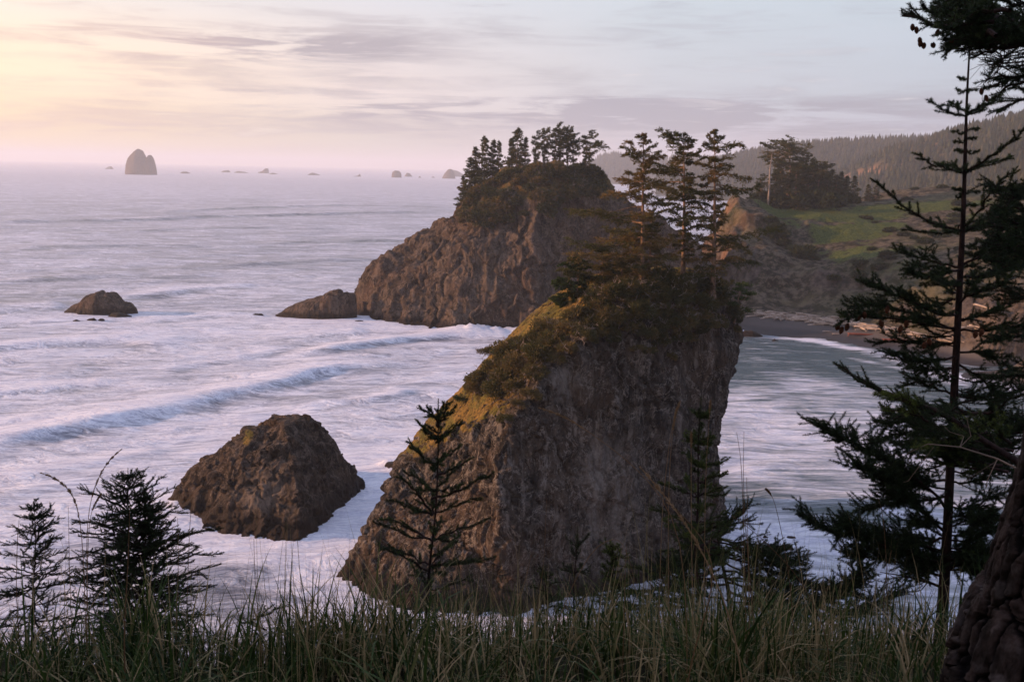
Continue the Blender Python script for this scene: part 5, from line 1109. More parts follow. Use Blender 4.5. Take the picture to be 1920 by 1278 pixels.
class Tree:
    def __init__(s, name, base, label, cat='tree', group=None): s.root = empty(name, base, label, cat, group); s.b = np.asarray(base, float); s.cones = MB()
    def trunk(s, P, R, k=10, mat='near_bark'):
        mb = MB(); P = np.asarray(P, float)-s.b; q = np.linspace(0, 1, len(P)*4); kk = np.linspace(0, 1, len(P)); P2 = np.stack([np.interp(q, kk, P[:, j]) for j in range(3)], 1)
        for _ in range(2): P2[1:-1] = (P2[:-2]+2*P2[1:-1]+P2[2:])/4
        tubes(mb, P2, np.interp(q, kk, R), k); mb.build('trunk', M[mat], s.root)
    def branch(s, P, r0, twig, rs, **kw):
        w, l = MB(), MB(); near_branch(w, l, np.asarray(P, float)-s.b, r0, twig, rs, **kw)
        o = w.build('branch', M['near_bark'], s.root)
        if l.n: l.build('needles', M['near_needle'], o, smooth=False)
        return o
    def dead(s, P, r0, rs, mat='near_bark', forks=8):
        w = MB(); P = np.asarray(P, float)-s.b; tubes(w, P, np.linspace(r0, r0*.2, len(P)), 5)
        for j in range(forks):
            i = rs.randint(1, len(P)-1); d = norm(P[i+1]-P[i] + rs.normal(size=3)*.6*np.linalg.norm(P[i+1]-P[i])); tubes(w, curve(P[i], d, .08+.12*rs.rand(), -.1, 4, rs, .2), np.linspace(r0*.4, .0008, 4), 4)
        o = w.build('branch', M[mat], s.root); o['label'] = 'bare dead branch without needles'
def sapling(px, top, base_px, base_py, Y, label, reach, rs, whorl=.12, group=None, twig=.10, step=.04, ang=(1.0, .15), extra=(), r=.010, dens=700, nl=.017, tint=.4, nb=4, skip=.08, name='young_spruce', twin=None, asym=1.0, fine=False):
    b = W(base_px, base_py, Y); t = W(px, top, Y); gz = float(ground_z(b[0], Y)); base = b.copy()
    if b[2] > gz: base = b + (b-t)/max(t[2]-b[2], 1e-3)*(b[2]-gz)*.4; base[2] = gz-.05
    T = Tree(name, base, label, 'young tree', group); H = t[2]-b[2]
    stems = [(t, base, 1.0)] + ([(W(twin[0], twin[1], Y+.12), base+[.04, .06, 0], .8)] if twin else [])
    for tt, bb, f in stems:
        s = np.linspace(0, 1, 8)[:, None]; line = bb + (tt-bb)*s; line[1:-1] += rs.normal(size=(6, 3))*.012*H
        T.trunk(line, np.linspace(r*1.6*f, .0016, 8), 8)
        lead = line[-1] + (line[-2]-line[-1])*np.linspace(0, 1, 6)[:, None]*min(1, .2*H/np.linalg.norm(line[-2]-line[-1])+.2)
        w, l = MB(), MB(); clothe(l, lead[::-1]-T.b, rs, dens, nl*.9, .0022, tint); l.build('needles', M['near_needle'], T.root, smooth=False)
        d = whorl*.9; az = rs.rand()*6
        while d < H*1.12:
            c = tt + (bb-tt)*(d/(tt[2]-bb[2])); fr = d/H
            for j in range(nb if fr < .8 else nb-1):
                az += 6.28/nb + rs.normal()*.35; L = np.interp(fr, reach[0], reach[1])*(.7+.5*rs.rand())*f; L *= asym if math.cos(az) > 0 else 1
                if L < .03: continue
                up_ = ang[0]*max(0.0, 1-fr)**1.1 + ang[1]; D = norm(np.array([math.cos(az), math.sin(az), up_]))
                P = curve(c, D, L, .12 if fr < .3 else -.02, 6, rs, .03 if fine else .08); T.branch(P, max(.002, .012*L), min(twig, L*.5), rs, step=step, dens=dens, nl=nl, tint=tint, bare=.05 if fr < .4 else .15, sub=L > .22 and not fine)
            # a few short shoots between whorls
            for j in range(2):
                c2 = c + (bb-tt)/np.linalg.norm(bb-tt)*whorl*rs.rand(); a2 = rs.rand()*6.28; L = .05+.06*rs.rand()
                w2 = curve(c2, norm(np.array([math.cos(a2), math.sin(a2), .4])), L, 0, 4, rs); T.branch(w2, .0018, .04, rs, step=.05, dens=dens, nl=nl, tint=tint, bare=0, sub=False)
            d += whorl*(.85+.35*rs.rand())*(1+fr*.4)
    for P in extra:
        T.branch(P, .006, twig, rs, step=step, dens=dens, nl=nl, tint=tint)
    return T
def WP(pts, Y0, Y1): 
    n = len(pts); return np.array([W(a, c, Y0+(Y1-Y0)*i/max(n-1, 1)) for i, (a, c) in enumerate(pts)])
def foreground_spruces():
    rs = np.random.RandomState(77)
    sapling(64, 935, 55, 1175, 7.0, 'dense young spruce at the far left edge with an upright double tip', ([0, .2, .45, .7, 1], [.05, .16, .30, .42, .46]), rs, whorl=.085, twig=.09, nb=6, ang=(.35, .0), dens=900, nl=.015, tint=.30, step=.024)
    sapling(240, 878, 237, 1175, 6.6, 'broad bushy twin-stemmed young spruce in front of the bare brown rock', ([0, .1, .3, .55, .8, 1], [.05, .15, .30, .46, .52, .50]), rs, whorl=.078, twig=.10, step=.024, nb=7, ang=(.30, .0), dens=900, nl=.015, tint=.32, twin=(270, 918), asym=1.12,
            extra=[WP([(250, 1040), (310, 1015), (370, 1000), (415, 990)], 6.6, 6.4), WP([(260, 1080), (320, 1050), (370, 1040), (420, 1035)], 6.6, 6.8), WP([(240, 960), (200, 935), (172, 925), (152, 915)], 6.6, 6.5)])
    sapling(822, 748, 800, 1165, 5.6, 'slender young spruce with open upswept branches before the near stack toe', ([0, .08, .25, .5, .75, 1], [.05, .11, .22, .30, .36, .38]), rs, whorl=.13, twig=.070, step=.034, nb=4, ang=(.6, .08), dens=1500, nl=.018, fine=True, tint=.42,
            extra=[WP([(808, 935), (850, 925), (890, 905), (925, 885)], 5.6, 5.4), WP([(812, 965), (790, 930), (765, 905), (740, 893)], 5.6, 5.5), WP([(806, 1010), (770, 990), (735, 975), (712, 972)], 5.6, 5.8), WP([(820, 890), (850, 880), (885, 858)], 5.6, 5.7), WP([(822, 800), (812, 775), (800, 760)], 5.6, 5.6), WP([(822, 800), (832, 778), (842, 756)], 5.6, 5.6),
                   WP([(808, 1060), (850, 1060), (890, 1050)], 5.6, 5.3), WP([(806, 1070), (760, 1045), (715, 1030)], 5.6, 5.4)])
    sapling(1315, 742, 1308, 1150, 5.2, 'young spruce with yellowish shoots before the right half of the near stack', ([0, .12, .2, .35, .55, .8, 1], [.04, .07, .10, .14, .26, .42, .45]), rs, whorl=.13, twig=.08, step=.034, nb=5, ang=(.45, .05), dens=1600, nl=.017, tint=.60, fine=True,
            extra=[WP([(1312, 905), (1335, 895), (1365, 888)], 5.2, 5.2), WP([(1312, 1000), (1345, 985), (1390, 965)], 5.2, 5.1)])
    sapling(1083, 985, 1076, 1130, 4.9, 'small two-whorled spruce seedling rising from the grass at the foot of the near stack', ([0, .3, .6, 1], [.03, .10, .09, .12]), rs, whorl=.13, twig=.05, nb=4, dens=850, nl=.014, tint=.4, r=.005)
    sapling(1148, 1018, 1155, 1140, 4.7, 'tiny drooping fuzzy spruce seedling right of the two-whorled seedling', ([0, .3, .6, 1], [.04, .05, .09, .16]), rs, whorl=.035, twig=.04, nb=3, dens=1000, nl=.016, tint=.75, r=.005)
    sapling(1022, 1060, 1030, 1150, 4.8, 'tiny spare spruce seedling left of the two-whorled seedling', ([0, .4, 1], [.03, .08, .16]), rs, whorl=.07, twig=.05, nb=3, dens=900, nl=.014, tint=.55, r=.004)
    # low spreading spruce at right of centre
    b = np.array([W(1400, 1140, 6.2)[0], 6.2, float(ground_z(1.5, 6.2))-.05]); T = Tree('spreading_spruce', b, 'low sprawling spruce whose dark boughs slope right above the grass', 'tree')
    T.trunk([b, W(1370, 1120, 6.2), W(1350, 1040, 6.2), W(1345, 1000, 6.2)], [.020, .015, .008, .004])
    for pts in [[(1350, 1010), (1400, 1020), (1450, 1050), (1500, 1075)], [(1352, 1040), (1420, 1060), (1500, 1090), (1560, 1110), (1620, 1115)], [(1360, 1070), (1430, 1085), (1500, 1110), (1570, 1130)], [(1348, 1000), (1370, 975), (1395, 960)], [(1355, 1060), (1320, 1050), (1270, 1060), (1230, 1075)],
                [(1360, 1090), (1440, 1115), (1520, 1140), (1600, 1150)], [(1350, 1030), (1310, 1010), (1280, 1000)], [(1370, 1110), (1450, 1140), (1530, 1165)], [(1360, 1095), (1310, 1095), (1250, 1105), (1180, 1110)], [(1500, 1140), (1560, 1120), (1600, 1085), (1625, 1060)], [(1540, 1150), (1600, 1140), (1660, 1120), (1700, 1100)], [(1380, 1050), (1430, 1030), (1470, 1045), (1510, 1060)]]:
        T.branch(WP(pts, 6.2, 6.2+rs.normal()*.5), .006, .19, rs, step=.024, dens=1000, nl=.018, tint=.22)
        T.branch(WP([(a+rs.normal()*12, c+14+rs.normal()*8) for a, c in pts], 6.3, 6.3+rs.normal()*.5), .005, .17, rs, step=.026, dens=950, nl=.018, tint=.18)
    # stray low twigs at the grass edge
    b = np.array([W(560, 1165, 5.5)[0], 5.5, float(ground_z(-1, 5.5))]); T = Tree('low_spruce', b, 'low spruce twigs poking through the grass left of the near stack toe', 'young tree')
    for pts in [[(470, 1165), (500, 1150), (535, 1135)], [(500, 1180), (480, 1170), (450, 1165)], [(590, 1170), (630, 1175), (680, 1190)], [(600, 1190), (650, 1200), (700, 1225)], [(520, 1185), (560, 1175), (600, 1180)]]:
        P = WP(pts, 5.2, 5.2); T.branch(P, .005, .08, rs, step=.035, dens=800, nl=.015, tint=.25)
    T.trunk([b, W(560, 1190, 5.3), W(540, 1170, 5.3)], [.012, .008, .004])
    # ------------------------------------------------ the slim spruce at the right
    Y = 6.4; line = [(1766, 1165), (1770, 1100), (1776, 1000), (1783, 850), (1791, 700), (1799, 540), (1805, 430), (1809, 320), (1812, 200), (1818, 90)]
    P = np.array([W(a, c, Y) for a, c in line]); gz = float(ground_z(P[0, 0], Y)); base = P[0] + [-.03, 0, 0]; base[2] = min(gz, P[0, 2])-.1
    T = Tree('spruce', base, 'slim tall spruce at the right with open upcurved branches, standing on the cliff edge', 'tree')
    T.trunk(np.vstack([base, P]), [.05, .040, .036, .031, .027, .024, .020, .016, .012, .008, .005], 12)
    at = lambda py: W(np.interp(py, [c for a, c in line][::-1], [a for a, c in line][::-1]), py, Y)
    def br(pts, dy, r0=.009, twig=.11, **kw):
        q = WP(pts, Y, Y+dy); q[0] = at(pts[0][1]); kw.setdefault('dens', 1300); kw.setdefault('nl', .022); kw.setdefault('step', .032); kw.setdefault('tint', .36); T.branch(q, r0, twig, rs, **kw)
    O = dict(step=.055, sub=False, bare=.03)
    # open top: short stout shoots and first whorls
    for py, s, L in [(148, -1, 16), (172, 1, 20), (172, -1, 18), (245, 1, 26), (250, -1, 28), (262, 1, 18), (268, -1, 24), (285, -1, 22), (287, 1, 22), (357, -1, 26), (362, 1, 24), (372, -1, 20), (388, 1, 22), (395, -1, 26)]:
        br([(1812, py), (1812+s*L*.6, py-2), (1812+s*L, py-3)], rs.normal()*.05, .003, .03, step=.2, sub=False, bare=0.0, nl=.022, dens=1800)
    for pts, dy in [([(1812, 218), (1780, 212), (1760, 200), (1741, 192)], -.1), ([(1812, 218), (1840, 205), (1862, 192), (1880, 188)], .1), ([(1812, 216), (1845, 195), (1865, 182)], -.3), ([(1812, 214), (1795, 200), (1780, 190)], .3),
                    ([(1809, 325), (1775, 318), (1745, 303), (1716, 288)], -.15), ([(1809, 325), (1840, 308), (1880, 300), (1900, 292)], .15), ([(1809, 322), (1850, 300), (1890, 270), (1920, 240)], -.4), ([(1809, 322), (1785, 312), (1760, 310)], .4),
                    ([(1806, 432), (1760, 425), (1710, 400), (1670, 365), (1632, 334)], -.3), ([(1806, 436), (1850, 410), (1880, 370), (1908, 312)], .1), ([(1806, 436), (1840, 425), (1880, 405), (1920, 395)], .4), ([(1806, 430), (1770, 440), (1730, 435), (1692, 432)], .3), ([(1806, 425), (1840, 395), (1865, 350), (1895, 325)], -.4)]:
        br(pts, dy, .0045, .10, step=.040, sub=False, bare=.02, dens=1600, planar=.9)
    for pts, dy in [([(1802, 500), (1760, 495), (1720, 480), (1690, 470)], .3), ([(1802, 505), (1770, 510), (1730, 520), (1700, 505)], -.3), ([(1802, 500), (1850, 470), (1890, 455), (1930, 450)], 0), ([(1800, 520), (1850, 520), (1900, 500), (1940, 500)], .3),
                    ([(1798, 590), (1750, 590), (1700, 560), (1650, 540), (1622, 530)], -.4), ([(1796, 615), (1740, 610), (1670, 595), (1610, 590), (1570, 608)], -.3), ([(1796, 620), (1740, 600), (1680, 575), (1640, 570), (1590, 575)], .2), ([(1796, 640), (1750, 650), (1700, 640), (1640, 645)], .1), ([(1794, 665), (1750, 680), (1700, 675), (1660, 655)], -.2),
                    ([(1792, 690), (1750, 695), (1720, 690), (1700, 685)], .4), ([(1796, 600), (1840, 590), (1890, 570), (1930, 560)], .2), ([(1795, 620), (1850, 620), (1900, 615), (1940, 610)], -.2), ([(1793, 660), (1840, 660), (1880, 680), (1905, 705)], .2), ([(1793, 680), (1830, 700), (1860, 730), (1875, 745)], -.3), ([(1797, 570), (1830, 545), (1860, 540), (1900, 530)], -.4),
                    ([(1790, 740), (1760, 730), (1720, 715), (1690, 725)], .2), ([(1788, 770), (1750, 780), (1720, 770), (1680, 745)], -.2), ([(1787, 800), (1740, 800), (1700, 790)], .4), ([(1786, 760), (1830, 745), (1880, 740), (1920, 730)], .2), ([(1786, 800), (1840, 790), (1900, 785)], -.3)]:
        br(pts, dy, .007, .17, step=.026, tint=.30)
    for i in range(26):                     # light twiggy sprays between the main boughs
        py = rs.uniform(400, 770); s = rs.choice([-1, 1]); L = rs.uniform(35, 105)*np.interp(py, [400, 770], [.6, 1.1]); x0 = np.interp(py, [90, 1165], [1818, 1766])
        br([(x0, py), (x0+s*L*.5, py+4+rs.normal()*8), (x0+s*L, py-6+rs.normal()*14)], rs.normal()*.3, .004, .085, step=.040, sub=False, tint=.30)
    for i in range(34):                     # thick lower mass
        py = rs.uniform(770, 1075); s = rs.choice([-1, 1], p=[.6, .4]); L = rs.uniform(70, 150)*(1.0 if py < 1040 else .6)
        br([(1780, py), (1780+s*L*.4, py-6+rs.normal()*10), (1780+s*L*.75, py-4+rs.normal()*16), (1780+s*L, py+rs.normal()*22)], rs.normal()*.35, .006, .19, step=.026, tint=.22)
    for pts, dy in [([(1779, 960), (1720, 890), (1640, 850), (1580, 820), (1527, 790)], -.5), ([(1778, 1000), (1700, 940), (1640, 890), (1600, 870)], -.6), ([(1776, 1035), (1700, 1005), (1620, 1010), (1560, 1000), (1497, 965)], -.4), ([(1775, 1050), (1690, 1040), (1620, 1000), (1560, 975)], -.6), ([(1774, 1080), (1710, 1060), (1640, 1045), (1590, 1040)], 0),
                    ([(1779, 930), (1720, 940), (1660, 945), (1625, 955)], .3), ([(1777, 1010), (1720, 1020), (1660, 1020), (1600, 1045)], .5), ([(1780, 900), (1730, 900), (1690, 905), (1660, 900)], .6)]:
        br(pts, dy, .009, .24, step=.022, tint=.26)
    T.dead(WP([(1776, 1105), (1740, 1090), (1700, 1080), (1650, 1072)], Y, Y-.2), .012, rs, forks=12); T.dead(WP([(1772, 1060), (1730, 1080), (1690, 1060), (1665, 1040)], Y, Y+.2), .007, rs, forks=10)
    cm = MB()
    for px, py in [(1572, 607), (1580, 612), (1590, 606), (1612, 590), (1620, 584), (1650, 600), (1690, 610), (1700, 600), (1735, 640), (1742, 634), (1665, 573), (1830, 620), (1842, 616)]: cone_mesh(cm, W(px, py, Y-.25)-T.b, .050, rs)
    o = cm.build('cones', M['cone'], T.root); o['kind'] = 'stuff'; o.name = 'spruce_cones'
    # ------------------------------------------------ the old leaning tree: bark trunk and overhanging boughs
    edge = [(1752, 1300), (1770, 1255), (1800, 1195), (1833, 1130), (1853, 1060), (1872, 985), (1886, 880), (1899, 780), (1912, 690), (1945, 520), (2040, 250), (2120, -80)]
    rad = [.34, .32, .28, .25, .23, .22, .21, .20, .19, .18, .17, .15]; Yt = 2.55
    C = np.array([W(a, c, Yt) for a, c in edge]); C[:, 0] += rad; C[:, 0] += .07; nn = 420; kk = np.linspace(0, 1, len(C)); q = np.linspace(0, 1, nn)
    root0 = C[0] + [-.08, 0, -.75]; C = np.vstack([root0, C]); rad = [.42] + rad; kk = np.linspace(0, 1, len(C)); Cc = np.stack([np.interp(q, kk, C[:, j]) for j in range(3)], 1)
    for _ in range(25): Cc[1:-1] = (Cc[:-2]+2*Cc[1:-1]+Cc[2:])/4
    Rr = np.interp(q, kk, rad); Tt = norm(np.gradient(Cc, axis=0)); A = norm(np.cross(Tt, [0, 1., 0])); Bb = np.cross(Tt, A); na = 360; th = np.linspace(0, 2*math.pi, na, endpoint=False)
    dirs = A[:, None]*np.cos(th)[None, :, None] + Bb[:, None]*np.sin(th)[None, :, None]; s_len = np.concatenate([[0], np.cumsum(np.linalg.norm(np.diff(Cc, axis=0), axis=1))])
    U = np.stack([np.cos(th)[None]*np.ones((nn, 1))*.26, np.sin(th)[None]*np.ones((nn, 1))*.26, s_len[:, None]*np.ones((1, na))], -1).reshape(-1, 3)
    U[:, 0] += .03*fbm(U, .25, 3, off=2); U[:, 1] += .03*fbm(U, .25, 3, off=5)
    w1, w2, wv = worley(U + .02*np.stack([fbm(U, .06, 3, off=1), fbm(U, .06, 3, off=2), 2*fbm(U, .08, 3, off=3)], 1), .046, (1, 1, 5.0), 1.0); plate = np.clip((w2-w1)*2.6, 0, 1)
    rg = fbm(U, .060, 4, .5, ridged=True, off=3, stretch=(1, 1, 9)); pl1 = np.clip((w2-w1-.03)*5.5, 0, 1); wq1, wq2, wq = worley(U + .006*np.stack([fbm(U, .03, 2, off=21), fbm(U, .03, 2, off=22), fbm(U, .03, 2, off=23)], 1), .017, (1, 1, 2.6), 5.0); pl2 = np.clip((wq2-wq1)*6, 0, 1); plate = pl1*(.55+.45*pl2*(.5+.5*wq))*np.clip(.75+.5*rg, .3, 1); d = .024*pl1*(.6+.6*wv) + .0045*pl2*(.3+.7*wq)*pl1 + .010*fbm(U, .03, 3, off=9, stretch=(1, 1, 2)) + .05*fbm(U, .5, 2, off=12)
    P = (Cc[:, None] + dirs*(Rr[:, None, None] + (d.reshape(nn, na)*np.clip(Rr/.25, .7, 1.2)[:, None])[..., None])).reshape(-1, 3)
    T2 = Tree('old_tree', C[0], 'old tree with thick rugged bark leaning out of the right edge, boughs overhead', 'tree')
    m, t, b_, out = new_mat('deep furrowed bark', .9, .12); Pc = t.node('ShaderNodeTexCoord').outputs['Object']; n1 = t.noise(t.scl(Pc, (1, 1, .4)), 26, 6, .7)
    pl = t.node('ShaderNodeAttribute', attribute_name='plate').outputs['Fac']; col = t.mix(t.rng(n1, .35, .68), (.012, .008, .006), (.055, .036, .030)); n4 = t.noise(Pc, 7, 4, .6)
    col = t.mix(t.math('MULTIPLY', t.rng(n4, .52, .66), .55), col, (.11, .09, .085)); col = t.mix(t.rng(pl, .12, .6), (.003, .002, .002), col); t.put(b_.inputs['Base Color'], col)
    bm = t.node('ShaderNodeBump', {'Height': n1, 'Strength': .9, 'Distance': .012}); t.l.new(bm.outputs[0], b_.inputs['Normal'])
    mb = MB(); mb.add(P - T2.b, grid_faces(na, nn, True)); mb.build('trunk', m, T2.root, extra={'plate': plate})
    def bb(pts, Y0, Y1, r0=.012, twig=.13, **kw): kw.setdefault('dens', 1200); kw.setdefault('nl', .019); kw.setdefault('step', .028); kw.setdefault('tint', .28); T2.branch(WP(pts, Y0, Y1), r0, twig, rs, **kw)
    bb([(2010, 95), (1930, 70), (1850, 50), (1780, 55), (1735, 40), (1692, 30)], 4.2, 4.4, .016, .14)
    bb([(1800, 40), (1775, 30), (1745, 20), (1731, 8)], 4.4, 4.3, .006, .08)
    for i in range(20):
        x0 = rs.uniform(1860, 1990); y0 = rs.uniform(-10, 85); L = rs.uniform(90, 190); x1 = max(x0-L, 1740+rs.rand()*40)
        bb([(x0, y0), ((x0+x1)/2, y0-5+rs.normal()*10), (x1, y0+rs.normal()*14)], 4.3+rs.normal()*.35, 4.3+rs.normal()*.35, .008, .13, step=.026)
    for i in range(5): T2.dead(WP([(2000, 60+i*14), (1930, 90+i*8), (1880, 105+i*5), (1815+i*10, 100+i*8)], 4.4, 4.3+rs.normal()*.2), .005, rs, forks=10)
    for pts in [[(2000, 145), (1930, 140), (1880, 150), (1845, 168)], [(2000, 160), (1940, 150), (1900, 160), (1862, 185)], [(1990, 185), (1930, 180), (1895, 195), (1868, 212)], [(1960, 130), (1910, 148), (1880, 146), (1850, 150)]]: bb(pts, 4.3, 4.3, .008, .10, step=.032)
    for i in range(26):                      # boughs hanging past the right edge
        y0 = rs.uniform(330, 960) if i > 4 else rs.uniform(360, 480); x1 = rs.uniform(1850, 1895) if i > 4 else 1870; bb([(2030, y0-10), (1960, y0-8+rs.normal()*8), (x1+20, y0+rs.normal()*14), (x1, y0+8+rs.normal()*18)], 5.2+rs.normal()*.4, 5.2+rs.normal()*.4, .010, .15, step=.030, tint=.2)
    bb([(1960, 900), (1850, 820), (1760, 775), (1690, 745), (1640, 730), (1600, 705), (1566, 682)], 4.6, 4.9, .016, .12, tint=.35)
    bb([(1750, 775), (1700, 752), (1670, 742), (1640, 738)], 4.75, 4.6, .006, .07, tint=1.0, nl=.024, dens=1500); bb([(1740, 790), (1710, 775), (1680, 765), (1655, 770)], 4.75, 4.7, .005, .06, tint=1.0, nl=.022, dens=1300)
    for i in range(16):
        y0 = rs.uniform(770, 900); x0 = rs.uniform(1800, 1900); L = rs.uniform(90, 170); bb([(x0, y0), (x0-L*.5, y0-12+rs.normal()*10), (x0-L, y0-16+rs.normal()*16)], 5.1+rs.normal()*.3, 5.0+rs.normal()*.3, .008, .13, step=.03, tint=.3+.4*(rs.rand() < .25))
    T2.dead(WP([(1960, 905), (1870, 860), (1800, 838), (1740, 832), (1700, 850)], 4.3, 4.5), .006, rs, 'mid_bark', 5)
    cm = MB()
    for px, py in [(1711, 45), (1718, 50), (1726, 75), (1732, 80), (1724, 70), (1748, 80), (1784, 72), (1760, 55), (1840, 165), (1848, 178), (1880, 60), (1856, 84)]: cone_mesh(cm, W(px, py, 4.3)-T2.b, .030, rs)
    o = cm.build('spruce_cones', M['cone'], T2.root); o['kind'] = 'stuff'
foreground_spruces()

# ---------------------------------------------------------------- grass at the cliff edge
def blades(mb, base, L, az, bend, width, tint, rs, n=7, twist=.6):
    N = len(base); s = np.linspace(0, 1, n)[None, :]; th = bend[:, None]*s**1.25 + rs.normal(size=(N, 1))*.10          # angle from vertical
    dz = np.cos(th); dh = np.sin(th); ds = (L/(n-1))[:, None]
    z = np.concatenate([np.zeros((N, 1)), np.cumsum(dz[:, 1:]*ds, 1)], 1); h = np.concatenate([np.zeros((N, 1)), np.cumsum(dh[:, 1:]*ds, 1)], 1)
    P = base[:, None] + np.stack([h*np.cos(az)[:, None], h*np.sin(az)[:, None], z], -1)
    wa = az + math.pi/2 + rs.normal(size=N)*twist; side = np.stack([np.cos(wa), np.sin(wa), 0*wa], -1)[:, None]; w = (width[:, None]*np.clip((1-s)*2.2, 0.03, 1)*np.clip(s*6+.45, 0, 1))[..., None]*.5
    V = np.stack([P-side*w, P+side*w], 2).reshape(-1, 3); i = (np.arange(N)*n*2)[:, None] + np.arange(n-1)[None]*2
    mb.add(V, np.stack([i, i+1, i+3, i+2], -1).reshape(-1, 4), np.repeat(tint, n*2))
def make_grass():
    rs = np.random.RandomState(9); mb = MB()
    N = 27000; y = 2.35 + 2.15*rs.rand(N)**.75; x = (rs.rand(N)*2-1)*(y*.60+.3)
    clump = fbm(np.stack([x, y, 0*x], 1), .35, 2, off=3); keep = rs.rand(N) < np.clip(.52+1.5*clump, .06, 1); x, y = x[keep], y[keep]; N = len(x)
    base = np.stack([x, y, ground_z(x, y)-.02], 1); pr = project(base)[:, 0]
    hgt = np.interp(pr, [0, 250, 480, 620, 720, 860, 1100, 1250, 1500, 1750, 1920], [.25, .27, .23, .25, .25, .21, .24, .30, .29, .26, .23])
    dead = rs.rand(N) < np.interp(pr, [0, 450, 700, 1000, 1400, 1920], [.36, .34, .48, .55, .5, .42])
    pat = fbm(np.stack([x, y, 0*x], 1), .55, 2, off=17); L = hgt*(.5+1.15*rs.rand(N))*np.clip(.85+1.3*pat, .35, 1.7); bend = np.where(rs.rand(N) < .3, .2+.5*rs.rand(N), .9+1.5*rs.rand(N)**1.2)+np.where(dead, .35, 0); tint = np.where(dead, np.clip(.86+.14*rs.normal(size=N), .55, 1), np.clip(.28+.22*rs.normal(size=N), 0, .6))
    blades(mb, base, L*np.where(dead, 1.0, 1.1), rs.rand(N)*6.28, bend, (.0045+.008*rs.rand(N)**2)*np.where(dead, .75, 1), tint, rs)
    n = 7000; yy = 2.2+2.4*rs.rand(n); xx = np.sign(rs.rand(n)-.5)*(yy*.60+.2+3.2*rs.rand(n)); b = np.stack([xx, yy, ground_z(xx, yy)-.02], 1)      # the same turf running on to both sides
    blades(mb, b, .16+.28*rs.rand(n), rs.rand(n)*6.28, .3+1.4*rs.rand(n), .005+.006*rs.rand(n), np.where(rs.rand(n) < .4, .9, .3), rs)
    # taller green blades standing above the mat
    for px, py, n, h in [(330, 1150, 60, .50), (380, 1150, 40, .5), (180, 1190, 30, .4), (60, 1190, 40, .42), (600, 1185, 90, .50), (640, 1180, 70, .5), (560, 1190, 50, .42), (880, 1190, 30, .38), (1180, 1180, 30, .42), (1250, 1190, 30, .40), (1500, 1190, 30, .42), (1650, 1180, 36, .42), (1700, 1190, 30, .38), (1380, 1200, 30, .4), (1100, 1190, 30, .4)]:
        Y = 3.7; c = W(px, py, Y); xx = c[0]+rs.normal(size=n)*.13; yy = Y+rs.normal(size=n)*.22; b = np.stack([xx, yy, ground_z(xx, yy)], 1)
        blades(mb, b, h*(.6+.5*rs.rand(n)), rs.rand(n)*6.28, np.abs(rs.normal(size=n))*1.0+.2, .005+.003*rs.rand(n), np.where(rs.rand(n) < .25, .95, np.clip(.35+.2*rs.normal(size=n), 0, .6)), rs, n=9)
    # rank growth rooted just over the lip, filling the foot of the view
    n = 11000; pxx = rs.uniform(560, 1800, n); yy = 4.1+1.3*rs.rand(n); xx = (pxx-960)/F*yy*1.03; cl2 = fbm(np.stack([xx, yy, 0*xx], 1), .5, 2, off=8); kq = rs.rand(n) < np.clip(.6+1.1*cl2, .1, 1)*np.interp(pxx, [560, 700, 860, 1350, 1700, 1800], [.15, .5, 1, 1, .7, .4]); xx, yy, pxx = xx[kq], yy[kq], pxx[kq]; n = len(xx)
    gz = ground_z(xx, yy); los = CAMH - yy*np.interp(pxx, [560, 900, 1250, 1500, 1800], [.478, .462, .450, .458, .47]); Lq = np.clip((los-gz), .15, 1.2)*(.55+.65*rs.rand(n))
    blades(mb, np.stack([xx, yy, gz-.02], 1), Lq*1.15, rs.rand(n)*6.28, .2+1.1*rs.rand(n)**1.5, .004+.005*rs.rand(n), np.where(rs.rand(n) < .45, np.clip(.8+.12*rs.normal(size=n), .55, 1), np.clip(.15+.2*rs.normal(size=n), 0, .5)), rs, n=8)
    # fine dry culms
    n = 300; xx = (rs.rand(n)*2-1); yy = 3.0+1.2*rs.rand(n); pxx = np.interp(rs.rand(n), [0, .12, .35, .5, .92, 1], [0, 420, 720, 1150, 1700, 1900]); xx = (pxx-960)/F*yy*1.03
    b = np.stack([xx, yy, ground_z(xx, yy)], 1); blades(mb, b, .35+.35*rs.rand(n), rs.rand(n)*6.28, np.abs(rs.normal(size=n))*.30+.03, np.full(n, .0022), np.clip(.85+.12*rs.normal(size=n), .6, 1), rs, n=9, twist=2)
    n = 90; pxx = np.concatenate([rs.uniform(1180, 1480, 50), rs.uniform(430, 720, 25), rs.uniform(1550, 1720, 15)]); yy = 3.1+.9*rs.rand(n); xx = (pxx-960)/F*yy*1.03
    b = np.stack([xx, yy, ground_z(xx, yy)], 1); blades(mb, b, .55+.38*rs.rand(n)**2, rs.rand(n)*6.28, np.abs(rs.normal(size=n))*.22+.03, np.full(n, .0026), np.clip(.72+.08*rs.normal(size=n), .6, .9), rs, n=10, twist=2)
    o = mb.build('grass', M['blade'], smooth=False); tag(o, 'tangled green and straw-coloured grass along the cliff edge', 'grass', kind='stuff')
    # separate tall stalks, several with seed heads
    def stalk(pts, Y, r=.0016, head=0, label='', tint=.5, hw=.012, r_tip=.0007):
        P = np.array([W(a, c, Y) for a, c in pts]); gz = float(ground_z(P[0, 0], Y)); 
        if P[0, 2] > gz: P = np.vstack([[P[0, 0]-(P[1, 0]-P[0, 0])*.2, Y, gz], P])
        b = P[0].copy(); root = empty('grass_stalk', b, label, 'grass stalk'); k = np.linspace(0, 1, len(P)); q = np.linspace(0, 1, 20); L = np.stack([np.interp(q, k, P[:, j]) for j in range(3)], 1)-b
        for _ in range(4): L[1:-1] = (L[:-2]+2*L[1:-1]+L[2:])/4
